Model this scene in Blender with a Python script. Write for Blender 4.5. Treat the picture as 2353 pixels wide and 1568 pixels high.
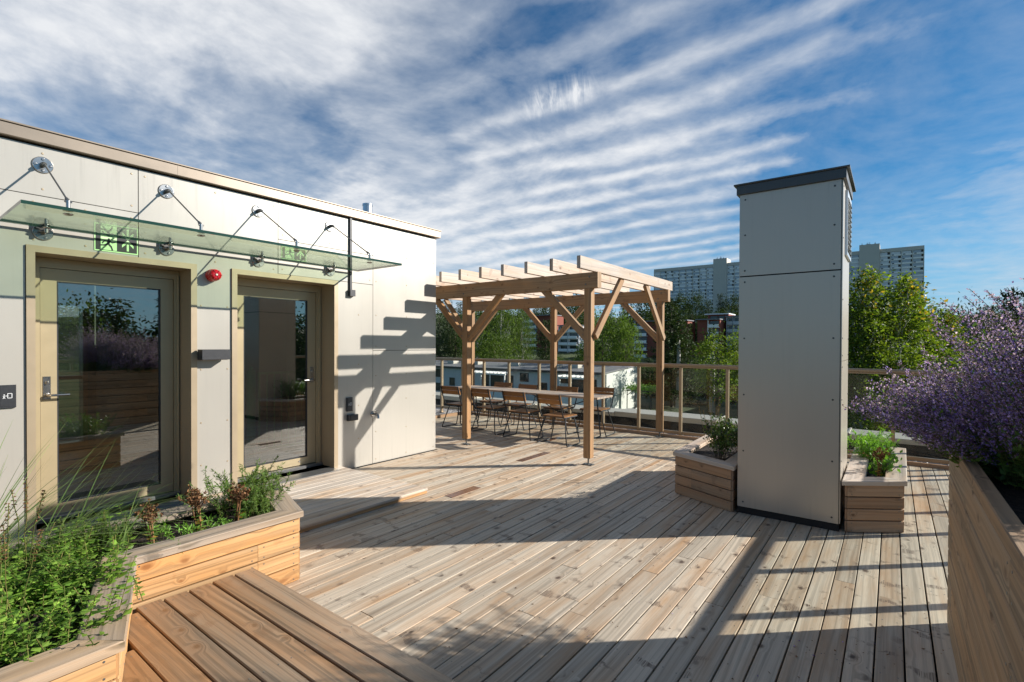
import bpy, bmesh, math, random
from mathutils import Vector, Matrix, noise
S = bpy.context.scene
for o in list(bpy.data.objects): bpy.data.objects.remove(o)
rnd = random.Random(11)
V3 = Vector
rad = math.radians

# ------------------------------------------------------------------ camera, world, sun, exposure
CAM = V3((0, 0, 1.5))
yaw, pit, rol = 0.647882150, -0.00920519470, 0.00434817469
_f = V3((-math.sin(yaw), math.cos(yaw), 0)); _r = V3((math.cos(yaw), math.sin(yaw), 0)); _u = V3((0, 0, 1))
f2 = _f * math.cos(pit) + _u * math.sin(pit); u2 = _u * math.cos(pit) - _f * math.sin(pit)
r3 = _r * math.cos(rol) + u2 * math.sin(rol); u3 = u2 * math.cos(rol) - _r * math.sin(rol)
cam = bpy.data.cameras.new('camera'); co = bpy.data.objects.new('camera', cam); S.collection.objects.link(co)
m = Matrix((r3, u3, -f2)).transposed().to_4x4(); m.translation = CAM; co.matrix_world = m
cam.sensor_fit = 'HORIZONTAL'; cam.sensor_width = 36; cam.lens = 1154.64 * 36 / 2353
cam.shift_y = (802.36 - 784) / 2353; cam.clip_start = .03; cam.clip_end = 3000
S.camera = co
S.render.resolution_x = 1024; S.render.resolution_y = 682
SUN_AZ = math.atan2(.735, .678); SUN_EL = rad(25.2)
SUN = V3((math.sin(SUN_AZ) * math.cos(SUN_EL), math.cos(SUN_AZ) * math.cos(SUN_EL), math.sin(SUN_EL)))
sl = bpy.data.lights.new('sun', 'SUN'); sl.energy = 5.0; sl.angle = rad(.5); sl.color = (1, .95, .885)
so = bpy.data.objects.new('sun', sl); S.collection.objects.link(so); so.rotation_euler = SUN.to_track_quat('Z', 'Y').to_euler()
S.view_settings.view_transform = 'Standard'; S.view_settings.look = 'None'; S.view_settings.exposure = .74; S.view_settings.gamma = 1
S.render.engine = 'CYCLES'

def lnk(nt, a, b): nt.links.new(a, b)
class G:
    """tiny node-graph helper"""
    def __init__(s, nt): s.nt = nt
    def new(s, t, **k):
        n = s.nt.nodes.new(t)
        for a, b in k.items(): setattr(n, a, b)
        return n
    def setin(s, sock, v):
        if v is None: return
        if isinstance(v, bpy.types.NodeSocket): s.nt.links.new(v, sock)
        elif isinstance(v, (tuple, list)) and sock.type == 'RGBA' and len(v) == 3: sock.default_value = (*v, 1)
        else: sock.default_value = v
    def m(s, op, a, b=None, c=None, clamp=False):
        n = s.new('ShaderNodeMath', operation=op, use_clamp=clamp)
        for i, v in enumerate((a, b, c)): s.setin(n.inputs[i], v)
        return n.outputs[0]
    def vm(s, op, a, b=None, out=0):
        n = s.new('ShaderNodeVectorMath', operation=op)
        s.setin(n.inputs[0], a); s.setin(n.inputs[1], b)
        return n.outputs[out]
    def xyz(s, x=0., y=0., z=0.):
        n = s.new('ShaderNodeCombineXYZ')
        for i, v in enumerate((x, y, z)): s.setin(n.inputs[i], v)
        return n.outputs[0]
    def sep(s, v):
        n = s.new('ShaderNodeSeparateXYZ'); s.setin(n.inputs[0], v); return n.outputs
    def noise(s, v, scale=1., detail=2., rough=.5, dist=0., dim='3D', out=0):
        n = s.new('ShaderNodeTexNoise', noise_dimensions=dim)
        s.setin(n.inputs['Vector'], v); n.inputs['Scale'].default_value = scale; n.inputs['Detail'].default_value = detail
        n.inputs['Roughness'].default_value = rough; n.inputs['Distortion'].default_value = dist
        return n.outputs[out]
    def ramp(s, x, a, b, lo=0., hi=1., smooth=True):
        n = s.new('ShaderNodeMapRange', interpolation_type='SMOOTHSTEP' if smooth else 'LINEAR')
        s.setin(n.inputs[0], x)
        for i, v in enumerate((a, b, lo, hi)): n.inputs[i + 1].default_value = v
        return n.outputs[0]
    def mix(s, f, a, b, blend='MIX'):
        n = s.new('ShaderNodeMix', data_type='RGBA', blend_type=blend)
        s.setin(n.inputs[0], f); s.setin(n.inputs[6], a); s.setin(n.inputs[7], b)
        return n.outputs[2]
    def bump(s, h, strength=.3, dist=.01):
        n = s.new('ShaderNodeBump'); s.setin(n.inputs['Height'], h)
        n.inputs['Strength'].default_value = strength; n.inputs['Distance'].default_value = dist
        return n.outputs[0]

W = bpy.data.worlds.new('World'); S.world = W; W.use_nodes = True
def build_world():
    nt = W.node_tree; nt.nodes.clear(); g = G(nt)
    sky = g.new('ShaderNodeTexSky', sky_type='NISHITA'); sky.sun_disc = False
    sky.sun_elevation = SUN_EL; sky.sun_rotation = SUN_AZ; sky.altitude = 150; sky.air_density = 1.; sky.dust_density = .35; sky.ozone_density = 2.2
    tc = g.new('ShaderNodeTexCoord'); d = tc.outputs['Generated']
    x, y, z = g.sep(d)
    zz = g.m('MAXIMUM', z, 0.)
    den = g.m('ADD', zz, .14)
    px = g.m('DIVIDE', x, den); py = g.m('DIVIDE', y, den)     # flat cloud layer, one unit above the viewer
    p = g.xyz(px, py, 0.)
    dwn = g.noise(p, 2.2, 5., .6, out=1)
    dw = g.vm('NORMALIZE', g.vm('ADD', d, g.vm('MULTIPLY', g.vm('SUBTRACT', dwn, (.5, .5, .5)), (.34, .34, .26))))
    def blob(dv, c0, c1):
        dv = V3(dv).normalized()
        return g.ramp(g.vm('DOT_PRODUCT', dw, tuple(dv), out=1), c0, c1)
    def pix(X, Y):   # direction in the sky by bearing and height, expressed through the lens geometry of the site survey
        return (f2 + r3 * ((X - 1176.5) / 1154.64) + u3 * ((802.36 - Y) / 1154.64)).normalized()
    # cloud cover field: thick veil to the west, clear to the north-east and in a few holes
    cover = g.m('MULTIPLY', blob(pix(330, 60), .66, .97), .86)
    cover = g.m('ADD', cover, g.m('MULTIPLY', blob((1, .35, .42), .25, .9), .22))  # unseen veil towards the sun, added to whiten ambient light and reflections
    for (X, Y, a, b_, k) in ((600, 250, .90, .995, .16), (1000, 230, .975, .999, .12), (820, 420, .97, .999, .10), (1030, 580, .955, .999, .20), (1330, 440, .92, .999, .22), (1750, 150, .86, .99, .34), (2420, 660, .955, .996, 1.3), (1400, 520, .93, .998, .2)):
        cover = g.m('ADD', cover, g.m('MULTIPLY', blob(pix(X, Y), a, b_), k))
    for (X, Y, a, k) in ((1250, 170, .972, .40), (1130, 20, .975, .30), (650, 360, .986, .55), (900, 320, .986, .60), (230, 340, .990, .5), (1080, 400, .990, .2), (2290, 400, .95, 1.0), (1950, 560, .97, .4), (1450, 560, .985, .15)):
        cover = g.m('SUBTRACT', cover, g.m('MULTIPLY', blob(pix(X, Y), a, .9996), k))
    warp = g.noise(p, .9, 2., .5, out=1)
    pw = g.vm('ADD', p, g.vm('MULTIPLY', g.vm('SUBTRACT', warp, (.5, .5, .5)), (.55, .55, 0)))
    n_big = g.noise(pw, 1.3, 4., .55)
    n_fine = g.noise(pw, 8.5, 7., .6)
    # undulatus ripples: rolls lying along the x axis, drifting in y
    w2 = g.noise(g.vm('MULTIPLY', p, (.35, .6, 1)), 1.0, 2., .5)
    ph = g.m('ADD', g.m('MULTIPLY', g.m('ADD', py, g.m('MULTIPLY', px, -.10)), 32.), g.m('MULTIPLY', w2, 24.))
    wob = g.noise(g.vm('MULTIPLY', p, (1.5, 2.4, 1)), 1.9, 4., .55)
    rip = g.m('MULTIPLY_ADD', g.m('SINE', g.m('ADD', ph, g.m('MULTIPLY', wob, 5.0))), .5, .5)
    rip = g.m('POWER', rip, 1.3)
    rmask = g.m('MULTIPLY', blob(pix(1560, 330), .86, .97), g.ramp(g.noise(p, .8, 2.), .22, .5))
    ripamp = g.noise(g.vm('MULTIPLY', p, (.5, 1.0, 1)), 1.4, 3.)
    dens = g.m('ADD', cover, g.m('MULTIPLY', g.m('SUBTRACT', n_big, .5), .70))
    dens = g.m('ADD', dens, g.m('MULTIPLY', g.m('SUBTRACT', n_fine, .5), .92))
    dens = g.m('ADD', dens, g.m('MULTIPLY', rmask, g.m('MULTIPLY', g.m('SUBTRACT', rip, .36), g.m('MULTIPLY', ripamp, 1.05))))
    # a small torn wisp hanging below the layer
    wd = g.vm('SUBTRACT', d, tuple(pix(1287, 218)))
    wx = g.vm('DOT_PRODUCT', wd, tuple((r3 * .97 + u3 * .22).normalized()), out=1); wy = g.vm('DOT_PRODUCT', wd, tuple((u3 * .97 - r3 * .22).normalized()), out=1)
    wn = g.noise(g.xyz(g.m('MULTIPLY', wx, 60.), g.m('MULTIPLY', wy, 16.), 0.), 1., 4., .65, .6)
    wm = g.m('MULTIPLY', g.ramp(g.m('ABSOLUTE', wx), .03, .085, 1., 0.), g.ramp(g.m('ABSOLUTE', wy), .004, .034, 1., 0.))
    dens = g.m('ADD', dens, g.m('MULTIPLY', wm, g.ramp(wn, .34, .76, 0., .62)))
    dens = g.m('MAXIMUM', dens, g.m('MULTIPLY_ADD', n_fine, .55, -.16))
    dens = g.ramp(dens, .0, 1.22, .02, .94, False)
    hz = g.ramp(z, .0, .30, 1., 0.)
    deep = g.mix(1., sky.outputs[0], (.27, .84, 1.18), 'MULTIPLY')
    deep = g.mix(g.m('MULTIPLY', hz, .7), deep, (4.0, 7.0, 10.0))
    cloud = g.mix(g.ramp(dens, .3, .95), (7.8, 8.4, 9.2), (10.6, 10.8, 11.1))
    col = g.mix(dens, deep, cloud)
    bg = g.new('ShaderNodeBackground'); bg.inputs[1].default_value = .05
    lnk(nt, col, bg.inputs[0]); out = g.new('ShaderNodeOutputWorld'); lnk(nt, bg.outputs[0], out.inputs[0])
build_world()
W['kind'] = 'structure'

# ------------------------------------------------------------------ materials
def mat(name):
    mt = bpy.data.materials.new(name); mt.use_nodes = True; nt = mt.node_tree; nt.nodes.clear(); g = G(nt)
    out = g.new('ShaderNodeOutputMaterial'); b = g.new('ShaderNodeBsdfPrincipled'); lnk(nt, b.outputs[0], out.inputs[0])
    return mt, g, b, out
def plain(name, col, rough=.5, metal=0., var=.06, scale=8., bump=0., spec=.5, coat=0.):
    mt, g, b, _ = mat(name); tc = g.new('ShaderNodeTexCoord')
    n = g.noise(tc.outputs['Object'], scale, 4., .6)
    k = g.m('MULTIPLY_ADD', n, 2 * var, 1 - var)
    lnk(g.nt, g.mix(1., (*col, 1), g.xyz(k, k, k), 'MULTIPLY'), b.inputs['Base Color'])
    g.setin(b.inputs['Roughness'], g.m('MULTIPLY_ADD', n, .16, rough - .08)); b.inputs['Metallic'].default_value = metal
    b.inputs['Specular IOR Level'].default_value = spec; b.inputs['Coat Weight'].default_value = coat
    if bump: lnk(g.nt, g.bump(g.noise(tc.outputs['Object'], scale * 8, 3.), bump, .004), b.inputs['Normal'])
    return mt
def wood(name, fresh, grey, gm=.5, rough=.6, contrast=.38, knots=.3, knotcol=(.10, .055, .03), streak=.28, tonev=.45, spec=.3, dirt=0., whisk=.5):
    mt, g, b, _ = mat(name)
    uv = g.new('ShaderNodeUVMap', uv_map='UVMap').outputs[0]
    u, v, _ = g.sep(uv)
    at = g.new('ShaderNodeAttribute', attribute_name='tone').outputs['Vector']
    t0, t1, t2 = g.sep(at)
    n1 = g.noise(g.xyz(g.m('MULTIPLY', u, .55), g.m('MULTIPLY', v, 5.), t2), 1., 2.)
    wv = g.noise(g.xyz(g.m('MULTIPLY', u, 22.), g.m('MULTIPLY', v, 22.), 0.), 1., 2.)
    vor = g.new('ShaderNodeTexVoronoi', voronoi_dimensions='2D'); lnk(g.nt, g.xyz(g.m('MULTIPLY_ADD', wv, .10, g.m('MULTIPLY', u, 5.2)), g.m('MULTIPLY_ADD', wv, .12, g.m('MULTIPLY', v, 8.)), 0.), vor.inputs['Vector']); vor.inputs['Scale'].default_value = 1.
    dist = vor.outputs['Distance']; cr, cg, cb = g.sep(vor.outputs['Color'])
    keep = g.m('MULTIPLY', g.m('LESS_THAN', cr, knots), g.m('MULTIPLY_ADD', cg, .75, .25))
    dist = g.m('DIVIDE', dist, g.m('MULTIPLY_ADD', cb, .8, .55))
    bmp = g.m('MULTIPLY', g.ramp(dist, 0., .38, 1., 0.), keep)
    ph = g.m('ADD', g.m('MULTIPLY', v, 330.), g.m('ADD', g.m('MULTIPLY', n1, 40.), g.m('MULTIPLY', bmp, 22.)))
    ring = g.ramp(g.noise(g.xyz(g.m('MULTIPLY', u, .35), g.m('MULTIPLY', ph, .17), t2), 1., 2., .55), .40, .68)
    dst = g.ramp(g.noise(g.xyz(g.m('MULTIPLY', u, .75), g.m('MULTIPLY', v, 13.), 7.7), 1., 3., .6), .56, .78)
    fib = g.noise(g.xyz(g.m('MULTIPLY', u, 5.), g.m('MULTIPLY', v, 380.), 0.), 1., 3.)
    blot = g.noise(g.xyz(g.m('MULTIPLY', u, 1.4), g.m('MULTIPLY', v, 11.), 3.3), 1., 4., .6)
    gf = g.m('ADD', g.m('ADD', gm, g.m('MULTIPLY', g.m('SUBTRACT', blot, .5), 2.3)), g.m('MULTIPLY', g.m('SUBTRACT', t1, .5), .55), clamp=True)
    col = g.mix(gf, (*fresh, 1), (*grey, 1))
    k = g.m('SUBTRACT', 1., g.m('MULTIPLY', ring, g.m('MULTIPLY', contrast, g.ramp(blot, .3, .62, .45, 1.))))
    k = g.m('MULTIPLY', k, g.m('MULTIPLY_ADD', fib, streak * 2, 1 - streak))
    k = g.m('MULTIPLY', k, g.m('MULTIPLY_ADD', t0, tonev, 1 - tonev * .5))
    k = g.m('MULTIPLY', k, g.m('MULTIPLY_ADD', dst, -.30, 1.))
    col = g.mix(1., col, g.xyz(k, k, k), 'MULTIPLY')
    core = g.m('MULTIPLY', g.ramp(dist, .04, .15, 1., 0.), keep)
    wk = g.noise(g.xyz(g.m('MULTIPLY_ADD', wv, .8, g.m('MULTIPLY', u, 7.5)), g.m('MULTIPLY_ADD', v, 3., t2), 0.), 1., 1.)
    wk = g.m('MULTIPLY', g.ramp(wk, .645, .70), g.ramp(fib, .38, .62))
    halo = g.m('MULTIPLY', g.m('MULTIPLY', g.ramp(dist, .08, .30, 1., 0.), keep), g.ramp(fib, .4, .65))
    col = g.mix(g.m('MULTIPLY', core, .92), col, (*knotcol, 1))
    col = g.mix(g.m('MULTIPLY', wk, whisk), col, (knotcol[0] * 1.3, knotcol[1] * 1.3, knotcol[2] * 1.4, 1))
    col = g.mix(g.m('MULTIPLY', halo, .6), col, (knotcol[0] * 1.4, knotcol[1] * 1.4, knotcol[2] * 1.5, 1))
    if dirt:
        ob = g.new('ShaderNodeTexCoord').outputs['Object']
        dn = g.noise(g.vm('MULTIPLY', ob, (34., 26., 1.)), 1., 2., .6, 1.2); dm = g.noise(ob, .8, 3.)
        fl = g.m('MULTIPLY', g.ramp(dn, .70, .76), g.ramp(dm, .42, .62))
        col = g.mix(g.m('MULTIPLY', fl, dirt), col, (.035, .025, .02, 1))
    lnk(g.nt, col, b.inputs['Base Color'])
    g.setin(b.inputs['Roughness'], g.m('MULTIPLY_ADD', fib, .25, rough - .12)); b.inputs['Specular IOR Level'].default_value = spec
    lnk(g.nt, g.bump(g.m('ADD', g.m('MULTIPLY', ring, -.3), fib), .2, .002), b.inputs['Normal'])
    return mt
def glass(name, tint, refl=.06, rough=0., fres=1.45, dirt=.0, body=None):
    mt, g, b, out = mat(name); nt = g.nt; nt.nodes.remove(b)
    tr = g.new('ShaderNodeBsdfTransparent'); tr.inputs[0].default_value = (*tint, 1)
    gl = g.new('ShaderNodeBsdfGlossy'); gl.inputs['Roughness'].default_value = rough
    ge = g.new('ShaderNodeNewGeometry'); cs = g.m('ABSOLUTE', g.vm('DOT_PRODUCT', ge.outputs['Normal'], ge.outputs['Incoming'], out=1))
    f = g.m('ADD', g.m('MULTIPLY', g.m('POWER', g.m('SUBTRACT', 1., cs, clamp=True), 5.), .9), refl, clamp=True)
    mx = g.new('ShaderNodeMixShader'); g.setin(mx.inputs[0], f); lnk(nt, tr.outputs[0], mx.inputs[1]); lnk(nt, gl.outputs[0], mx.inputs[2])
    last = mx.outputs[0]
    if dirt:
        df = g.new('ShaderNodeBsdfDiffuse'); df.inputs[0].default_value = (*(body or (.6, .62, .58)), 1)
        n = g.noise(g.new('ShaderNodeTexCoord').outputs['Object'], 3., 6., .7)
        m2 = g.new('ShaderNodeMixShader'); g.setin(m2.inputs[0], g.m('MULTIPLY', g.ramp(n, .35, .8), dirt)); lnk(nt, last, m2.inputs[1]); lnk(nt, df.outputs[0], m2.inputs[2]); last = m2.outputs[0]
    lnk(nt, last, out.inputs[0])
    return mt
def leafmat(name, a, b_, trans=.35, rough=.45, spec=.3):
    mt, g, b, out = mat(name); nt = g.nt
    at = g.new('ShaderNodeAttribute', attribute_name='tone').outputs['Vector']; t0, t1, t2 = g.sep(at)
    oi = g.new('ShaderNodeObjectInfo').outputs['Random']
    col = g.mix(t0, (*a, 1), (*b_, 1))
    k = g.m('MULTIPLY', g.m('MULTIPLY_ADD', oi, .35, .83), g.m('MULTIPLY_ADD', t1, .7, .65))
    col = g.mix(1., col, g.xyz(k, k, k), 'MULTIPLY')
    lnk(nt, col, b.inputs['Base Color']); b.inputs['Roughness'].default_value = rough; b.inputs['Specular IOR Level'].default_value = spec
    tl = g.new('ShaderNodeBsdfTranslucent'); lnk(nt, g.mix(1., col, (1.25, 1.3, .5, 1), 'MULTIPLY'), tl.inputs[0])
    mx = g.new('ShaderNodeMixShader'); mx.inputs[0].default_value = trans
    lnk(nt, b.outputs[0], mx.inputs[1]); lnk(nt, tl.outputs[0], mx.inputs[2]); lnk(nt, mx.outputs[0], out.inputs[0])
    return mt

M = {}
M['deck'] = wood('weathered decking', (.40, .235, .115), (.545, .465, .36), .78, .55, .34, .34, (.06, .036, .024), .24, .28, .25, .85, .85)
M['mat'] = wood('pale decking', (.48, .31, .17), (.60, .52, .43), .76, .6, .28, .36, (.14, .10, .08), .2, .3, .35)
M['wet'] = wood('new brown board', (.16, .065, .025), (.20, .10, .05), .3, .22, .3, .1, (.05, .02, .01), .2, .3, .6)
M['pine'] = wood('fresh pine cladding', (.57, .30, .115), (.56, .365, .19), .45, .55, .46, .32, (.20, .075, .02), .15, .3)
M['cap'] = wood('greyed capping board', (.43, .29, .17), (.33, .275, .22), .62, .55, .55, .3, (.11, .085, .045), .25, .3)
M['bench'] = wood('brown bench board', (.34, .18, .08), (.29, .21, .14), .5, .42, .50, .36, (.15, .075, .03), .25, .3, .45)
M['pergola'] = wood('pressure treated timber', (.37, .20, .085), (.34, .235, .14), .45, .6, .34, .24, (.10, .05, .025), .28, .25)
M['rafter'] = wood('pale rafter timber', (.52, .37, .25), (.53, .46, .39), .6, .6, .25, .22, (.16, .09, .05), .2, .25)
M['planter'] = wood('planter cladding', (.42, .235, .125), (.39, .28, .19), .5, .6, .30, .42, (.10, .055, .03), .25, .3)
M['bigplanter'] = wood('tall planter cladding', (.38, .235, .125), (.33, .25, .17), .5, .65, .42, .5, (.11, .065, .035), .28, .35, .3, .6)
M['chairwood'] = wood('oiled chair wood', (.36, .165, .05), (.27, .13, .05), .5, .4, .4, .15, (.07, .03, .012), .25, .45)
M['tablewood'] = wood('silvered table wood', (.40, .29, .20), (.42, .36, .30), .6, .5, .35, .15, (.1, .07, .05), .25, .3)
def panelmat(name, col, metal=.35, rough=.38):
    mt, g, b, _ = mat(name); ob = g.new('ShaderNodeTexCoord').outputs['Object']
    n = g.noise(g.vm('MULTIPLY', ob, (1, 1, .35)), 1.6, 4., .6); st = g.noise(g.vm('MULTIPLY', ob, (30, 30, 1.2)), 1., 4., .65)
    oz = g.sep(ob)[2]; edge = g.m('ADD', g.ramp(oz, 2.55, 2.98), g.ramp(oz, .0, .28, 1., 0.), clamp=True)
    tt = g.sep(g.new('ShaderNodeAttribute', attribute_name='tone').outputs['Vector'])[0]
    k = g.m('ADD', g.m('ADD', g.m('MULTIPLY_ADD', n, .09, .885), g.m('MULTIPLY', tt, .06)), g.m('MULTIPLY', g.ramp(st, .50, .75), g.m('MULTIPLY_ADD', edge, -.10, -.035)))
    lnk(g.nt, g.mix(1., (*col, 1), g.xyz(k, k, k), 'MULTIPLY'), b.inputs['Base Color'])
    b.inputs['Metallic'].default_value = metal; g.setin(b.inputs['Roughness'], g.m('MULTIPLY_ADD', n, .12, rough - .06))
    lnk(g.nt, g.bump(g.noise(ob, 2.2, 2.), .06, .02), b.inputs['Normal'])
    return mt
M['panel'] = panelmat('champagne composite panel', (.46, .43, .375), .3, .33)
M['shaft'] = panelmat('warm grey composite panel', (.50, .445, .37), .3, .30)
M['trim'] = plain('bronze anodised trim', (.40, .315, .21), .38, .35, .05, 6)
M['doorframe'] = plain('olive bronze door frame', (.40, .325, .20), .36, .3, .05, 6)
M['cornice'] = plain('beige coping metal', (.29, .235, .18), .36, .45, .05, 3)
M['rail'] = plain('bronze railing metal', (.33, .25, .165), .4, .45, .06, 5)
M['steel'] = plain('polished steel', (.42, .405, .385), .26, 1., .05, 12)
M['darksteel'] = plain('dark galvanised steel', (.17, .175, .17), .42, .7, .15, 30)
M['galv'] = plain('bright galvanised metal', (.55, .57, .59), .3, .9, .1, 20)
M['black'] = plain('matt black metal', (.022, .023, .026), .45, .0, .2, 40)
M['blackframe'] = plain('black powder coat', (.028, .03, .033), .38, .2, .2, 30)
M['darkgap'] = plain('black membrane', (.012, .012, .013), .8, 0, .3, 9)
M['capmetal'] = plain('charcoal flashing', (.075, .073, .07), .35, .4, .1, 6)
M['white'] = plain('white paint', (.78, .78, .76), .5, 0, .04, 6)
M['red'] = plain('red plastic', (.55, .006, .012), .18, 0, .1, 8, coat=.5)
M['signgreen'] = plain('photoluminescent green', (.50, .80, .38), .5, 0, .03, 8)
M['signblack'] = plain('sign black', (.03, .033, .032), .4, 0, .1, 8)
M['glyph'] = plain('white print', (.8, .8, .8), .5)
M['grate'] = plain('aluminium grating', (.22, .22, .215), .4, .7, .1, 40)
M['pane'] = glass('door glazing', (.62, .66, .62), .24, 0., 1.5, .008, (.5, .5, .45))
M['canopy'] = glass('green canopy glass', (.86, .93, .84), .04, 0., 1.42, .05, (.66, .72, .62))
M['canopyedge'] = plain('green glass edge', (.012, .04, .025), .15, 0, .1, 20)
M['railglass'] = glass('balustrade glass', (.90, .915, .89), .02, 0., 1.4, .02)
M['winglass'] = plain('dark window glass', (.03, .035, .04), .06, 0, .2, 3)
def soil():
    mt, g, b, _ = mat('potting soil'); ob = g.new('ShaderNodeTexCoord').outputs['Object']
    n = g.noise(ob, 45., 5., .7); lnk(g.nt, g.mix(g.ramp(n, .35, .75), (.012, .008, .006, 1), (.07, .045, .03, 1)), b.inputs['Base Color']); b.inputs['Roughness'].default_value = .9
    lnk(g.nt, g.bump(n, .9, .03), b.inputs['Normal']); return mt
M['soil'] = soil()
def gravel():
    mt, g, b, _ = mat('grey pebbles'); at = g.sep(g.new('ShaderNodeAttribute', attribute_name='tone').outputs['Vector'])
    lnk(g.nt, g.mix(at[0], (.16, .15, .14, 1), (.46, .44, .42, 1)), b.inputs['Base Color']); b.inputs['Roughness'].default_value = .7; return mt
M['gravel'] = gravel()
def ground():
    mt, g, b, _ = mat('grass and woodland floor'); ob = g.new('ShaderNodeTexCoord').outputs['Object']
    n = g.noise(ob, .07, 5., .6); n2 = g.noise(ob, 1.5, 5., .7)
    c = g.mix(g.ramp(n, .35, .65), (.035, .055, .016, 1), (.075, .10, .03, 1)); k = g.m('MULTIPLY_ADD', n2, .9, .55)
    lnk(g.nt, g.mix(1., c, g.xyz(k, k, k), 'MULTIPLY'), b.inputs['Base Color']); b.inputs['Roughness'].default_value = .9
    lnk(g.nt, g.bump(n2, .6, .3), b.inputs['Normal']); return mt
M['ground'] = ground()
M['leaf_mint'] = leafmat('mint leaf', (.065, .15, .018), (.25, .40, .06), .4)
M['leaf_grass'] = leafmat('grass blade', (.10, .20, .04), (.32, .42, .16), .3)
M['leaf_fern'] = leafmat('feathery leaf', (.07, .14, .03), (.17, .25, .06), .35)
M['leaf_shrub'] = leafmat('glossy shrub leaf', (.045, .10, .018), (.13, .20, .04), .25, .22)
M['leaf_bright'] = leafmat('bright leaf', (.12, .27, .04), (.22, .42, .07), .4)
M['leaf_birch'] = leafmat('birch leaf', (.075, .135, .018), (.19, .245, .034), .42, .55, .2)
M['leaf_yellow'] = leafmat('yellow leaf', (.42, .28, .03), (.55, .38, .06), .4)
M['leaf_broad'] = leafmat('broadleaf foliage', (.048, .092, .015), (.13, .19, .034), .35, .6, .15)
M['leaf_dark'] = leafmat('dark foliage', (.022, .042, .012), (.05, .08, .02), .25, .6, .12)
M['needle'] = leafmat('conifer needle', (.022, .045, .016), (.06, .085, .022), .15, .6, .12)
M['leaf_nepeta'] = leafmat('grey green leaf', (.06, .12, .03), (.15, .24, .06), .4)
M['purple'] = leafmat('purple floret', (.21, .115, .58), (.60, .46, 1.0), .5, .6, .1)
M['calyx'] = leafmat('mauve calyx', (.13, .08, .16), (.36, .24, .35), .2, .7, .1)
M['dry'] = leafmat('dried seed head', (.085, .04, .02), (.24, .13, .065), .1, .8, .05)
M['stem'] = leafmat('green stem', (.09, .12, .03), (.20, .17, .06), .1, .8, .05)
M['pink'] = leafmat('dry pink plume', (.42, .22, .15), (.58, .36, .25), .3)
M['bark'] = plain('brown bark', (.10, .075, .05), .85, 0, .35, 5, .6)
M['birchbark'] = plain('birch bark', (.42, .40, .36), .7, 0, .5, 6, .3)
M['housewall'] = plain('white painted cladding', (.66, .66, .65), .6, 0, .05, 2)
M['gable'] = plain('pale render', (.74, .75, .70), .7, 0, .04, 1)
M['roofgrey'] = plain('grey roofing felt', (.19, .19, .20), .7, 0, .15, .6)
M['concrete'] = plain('grey concrete panel', (.55, .505, .43), .8, 0, .08, .12)
M['balc'] = plain('pale balcony front', (.86, .83, .77), .6, 0, .06, .1)
M['brick'] = plain('red brick', (.24, .065, .04), .85, 0, .2, 1.2)
M['parapet'] = plain('light coping sheet', (.52, .48, .41), .4, .35, .05, 1.5)
M['wallint'] = plain('interior paint', (.24, .29, .235), .7, 0, .1, 2)
M['floorint'] = plain('interior floor', (.09, .09, .08), .4, 0, .1, 2)
M['railgreen'] = plain('green painted railing', (.22, .50, .25), .3, .2, .1, 4)

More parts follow.
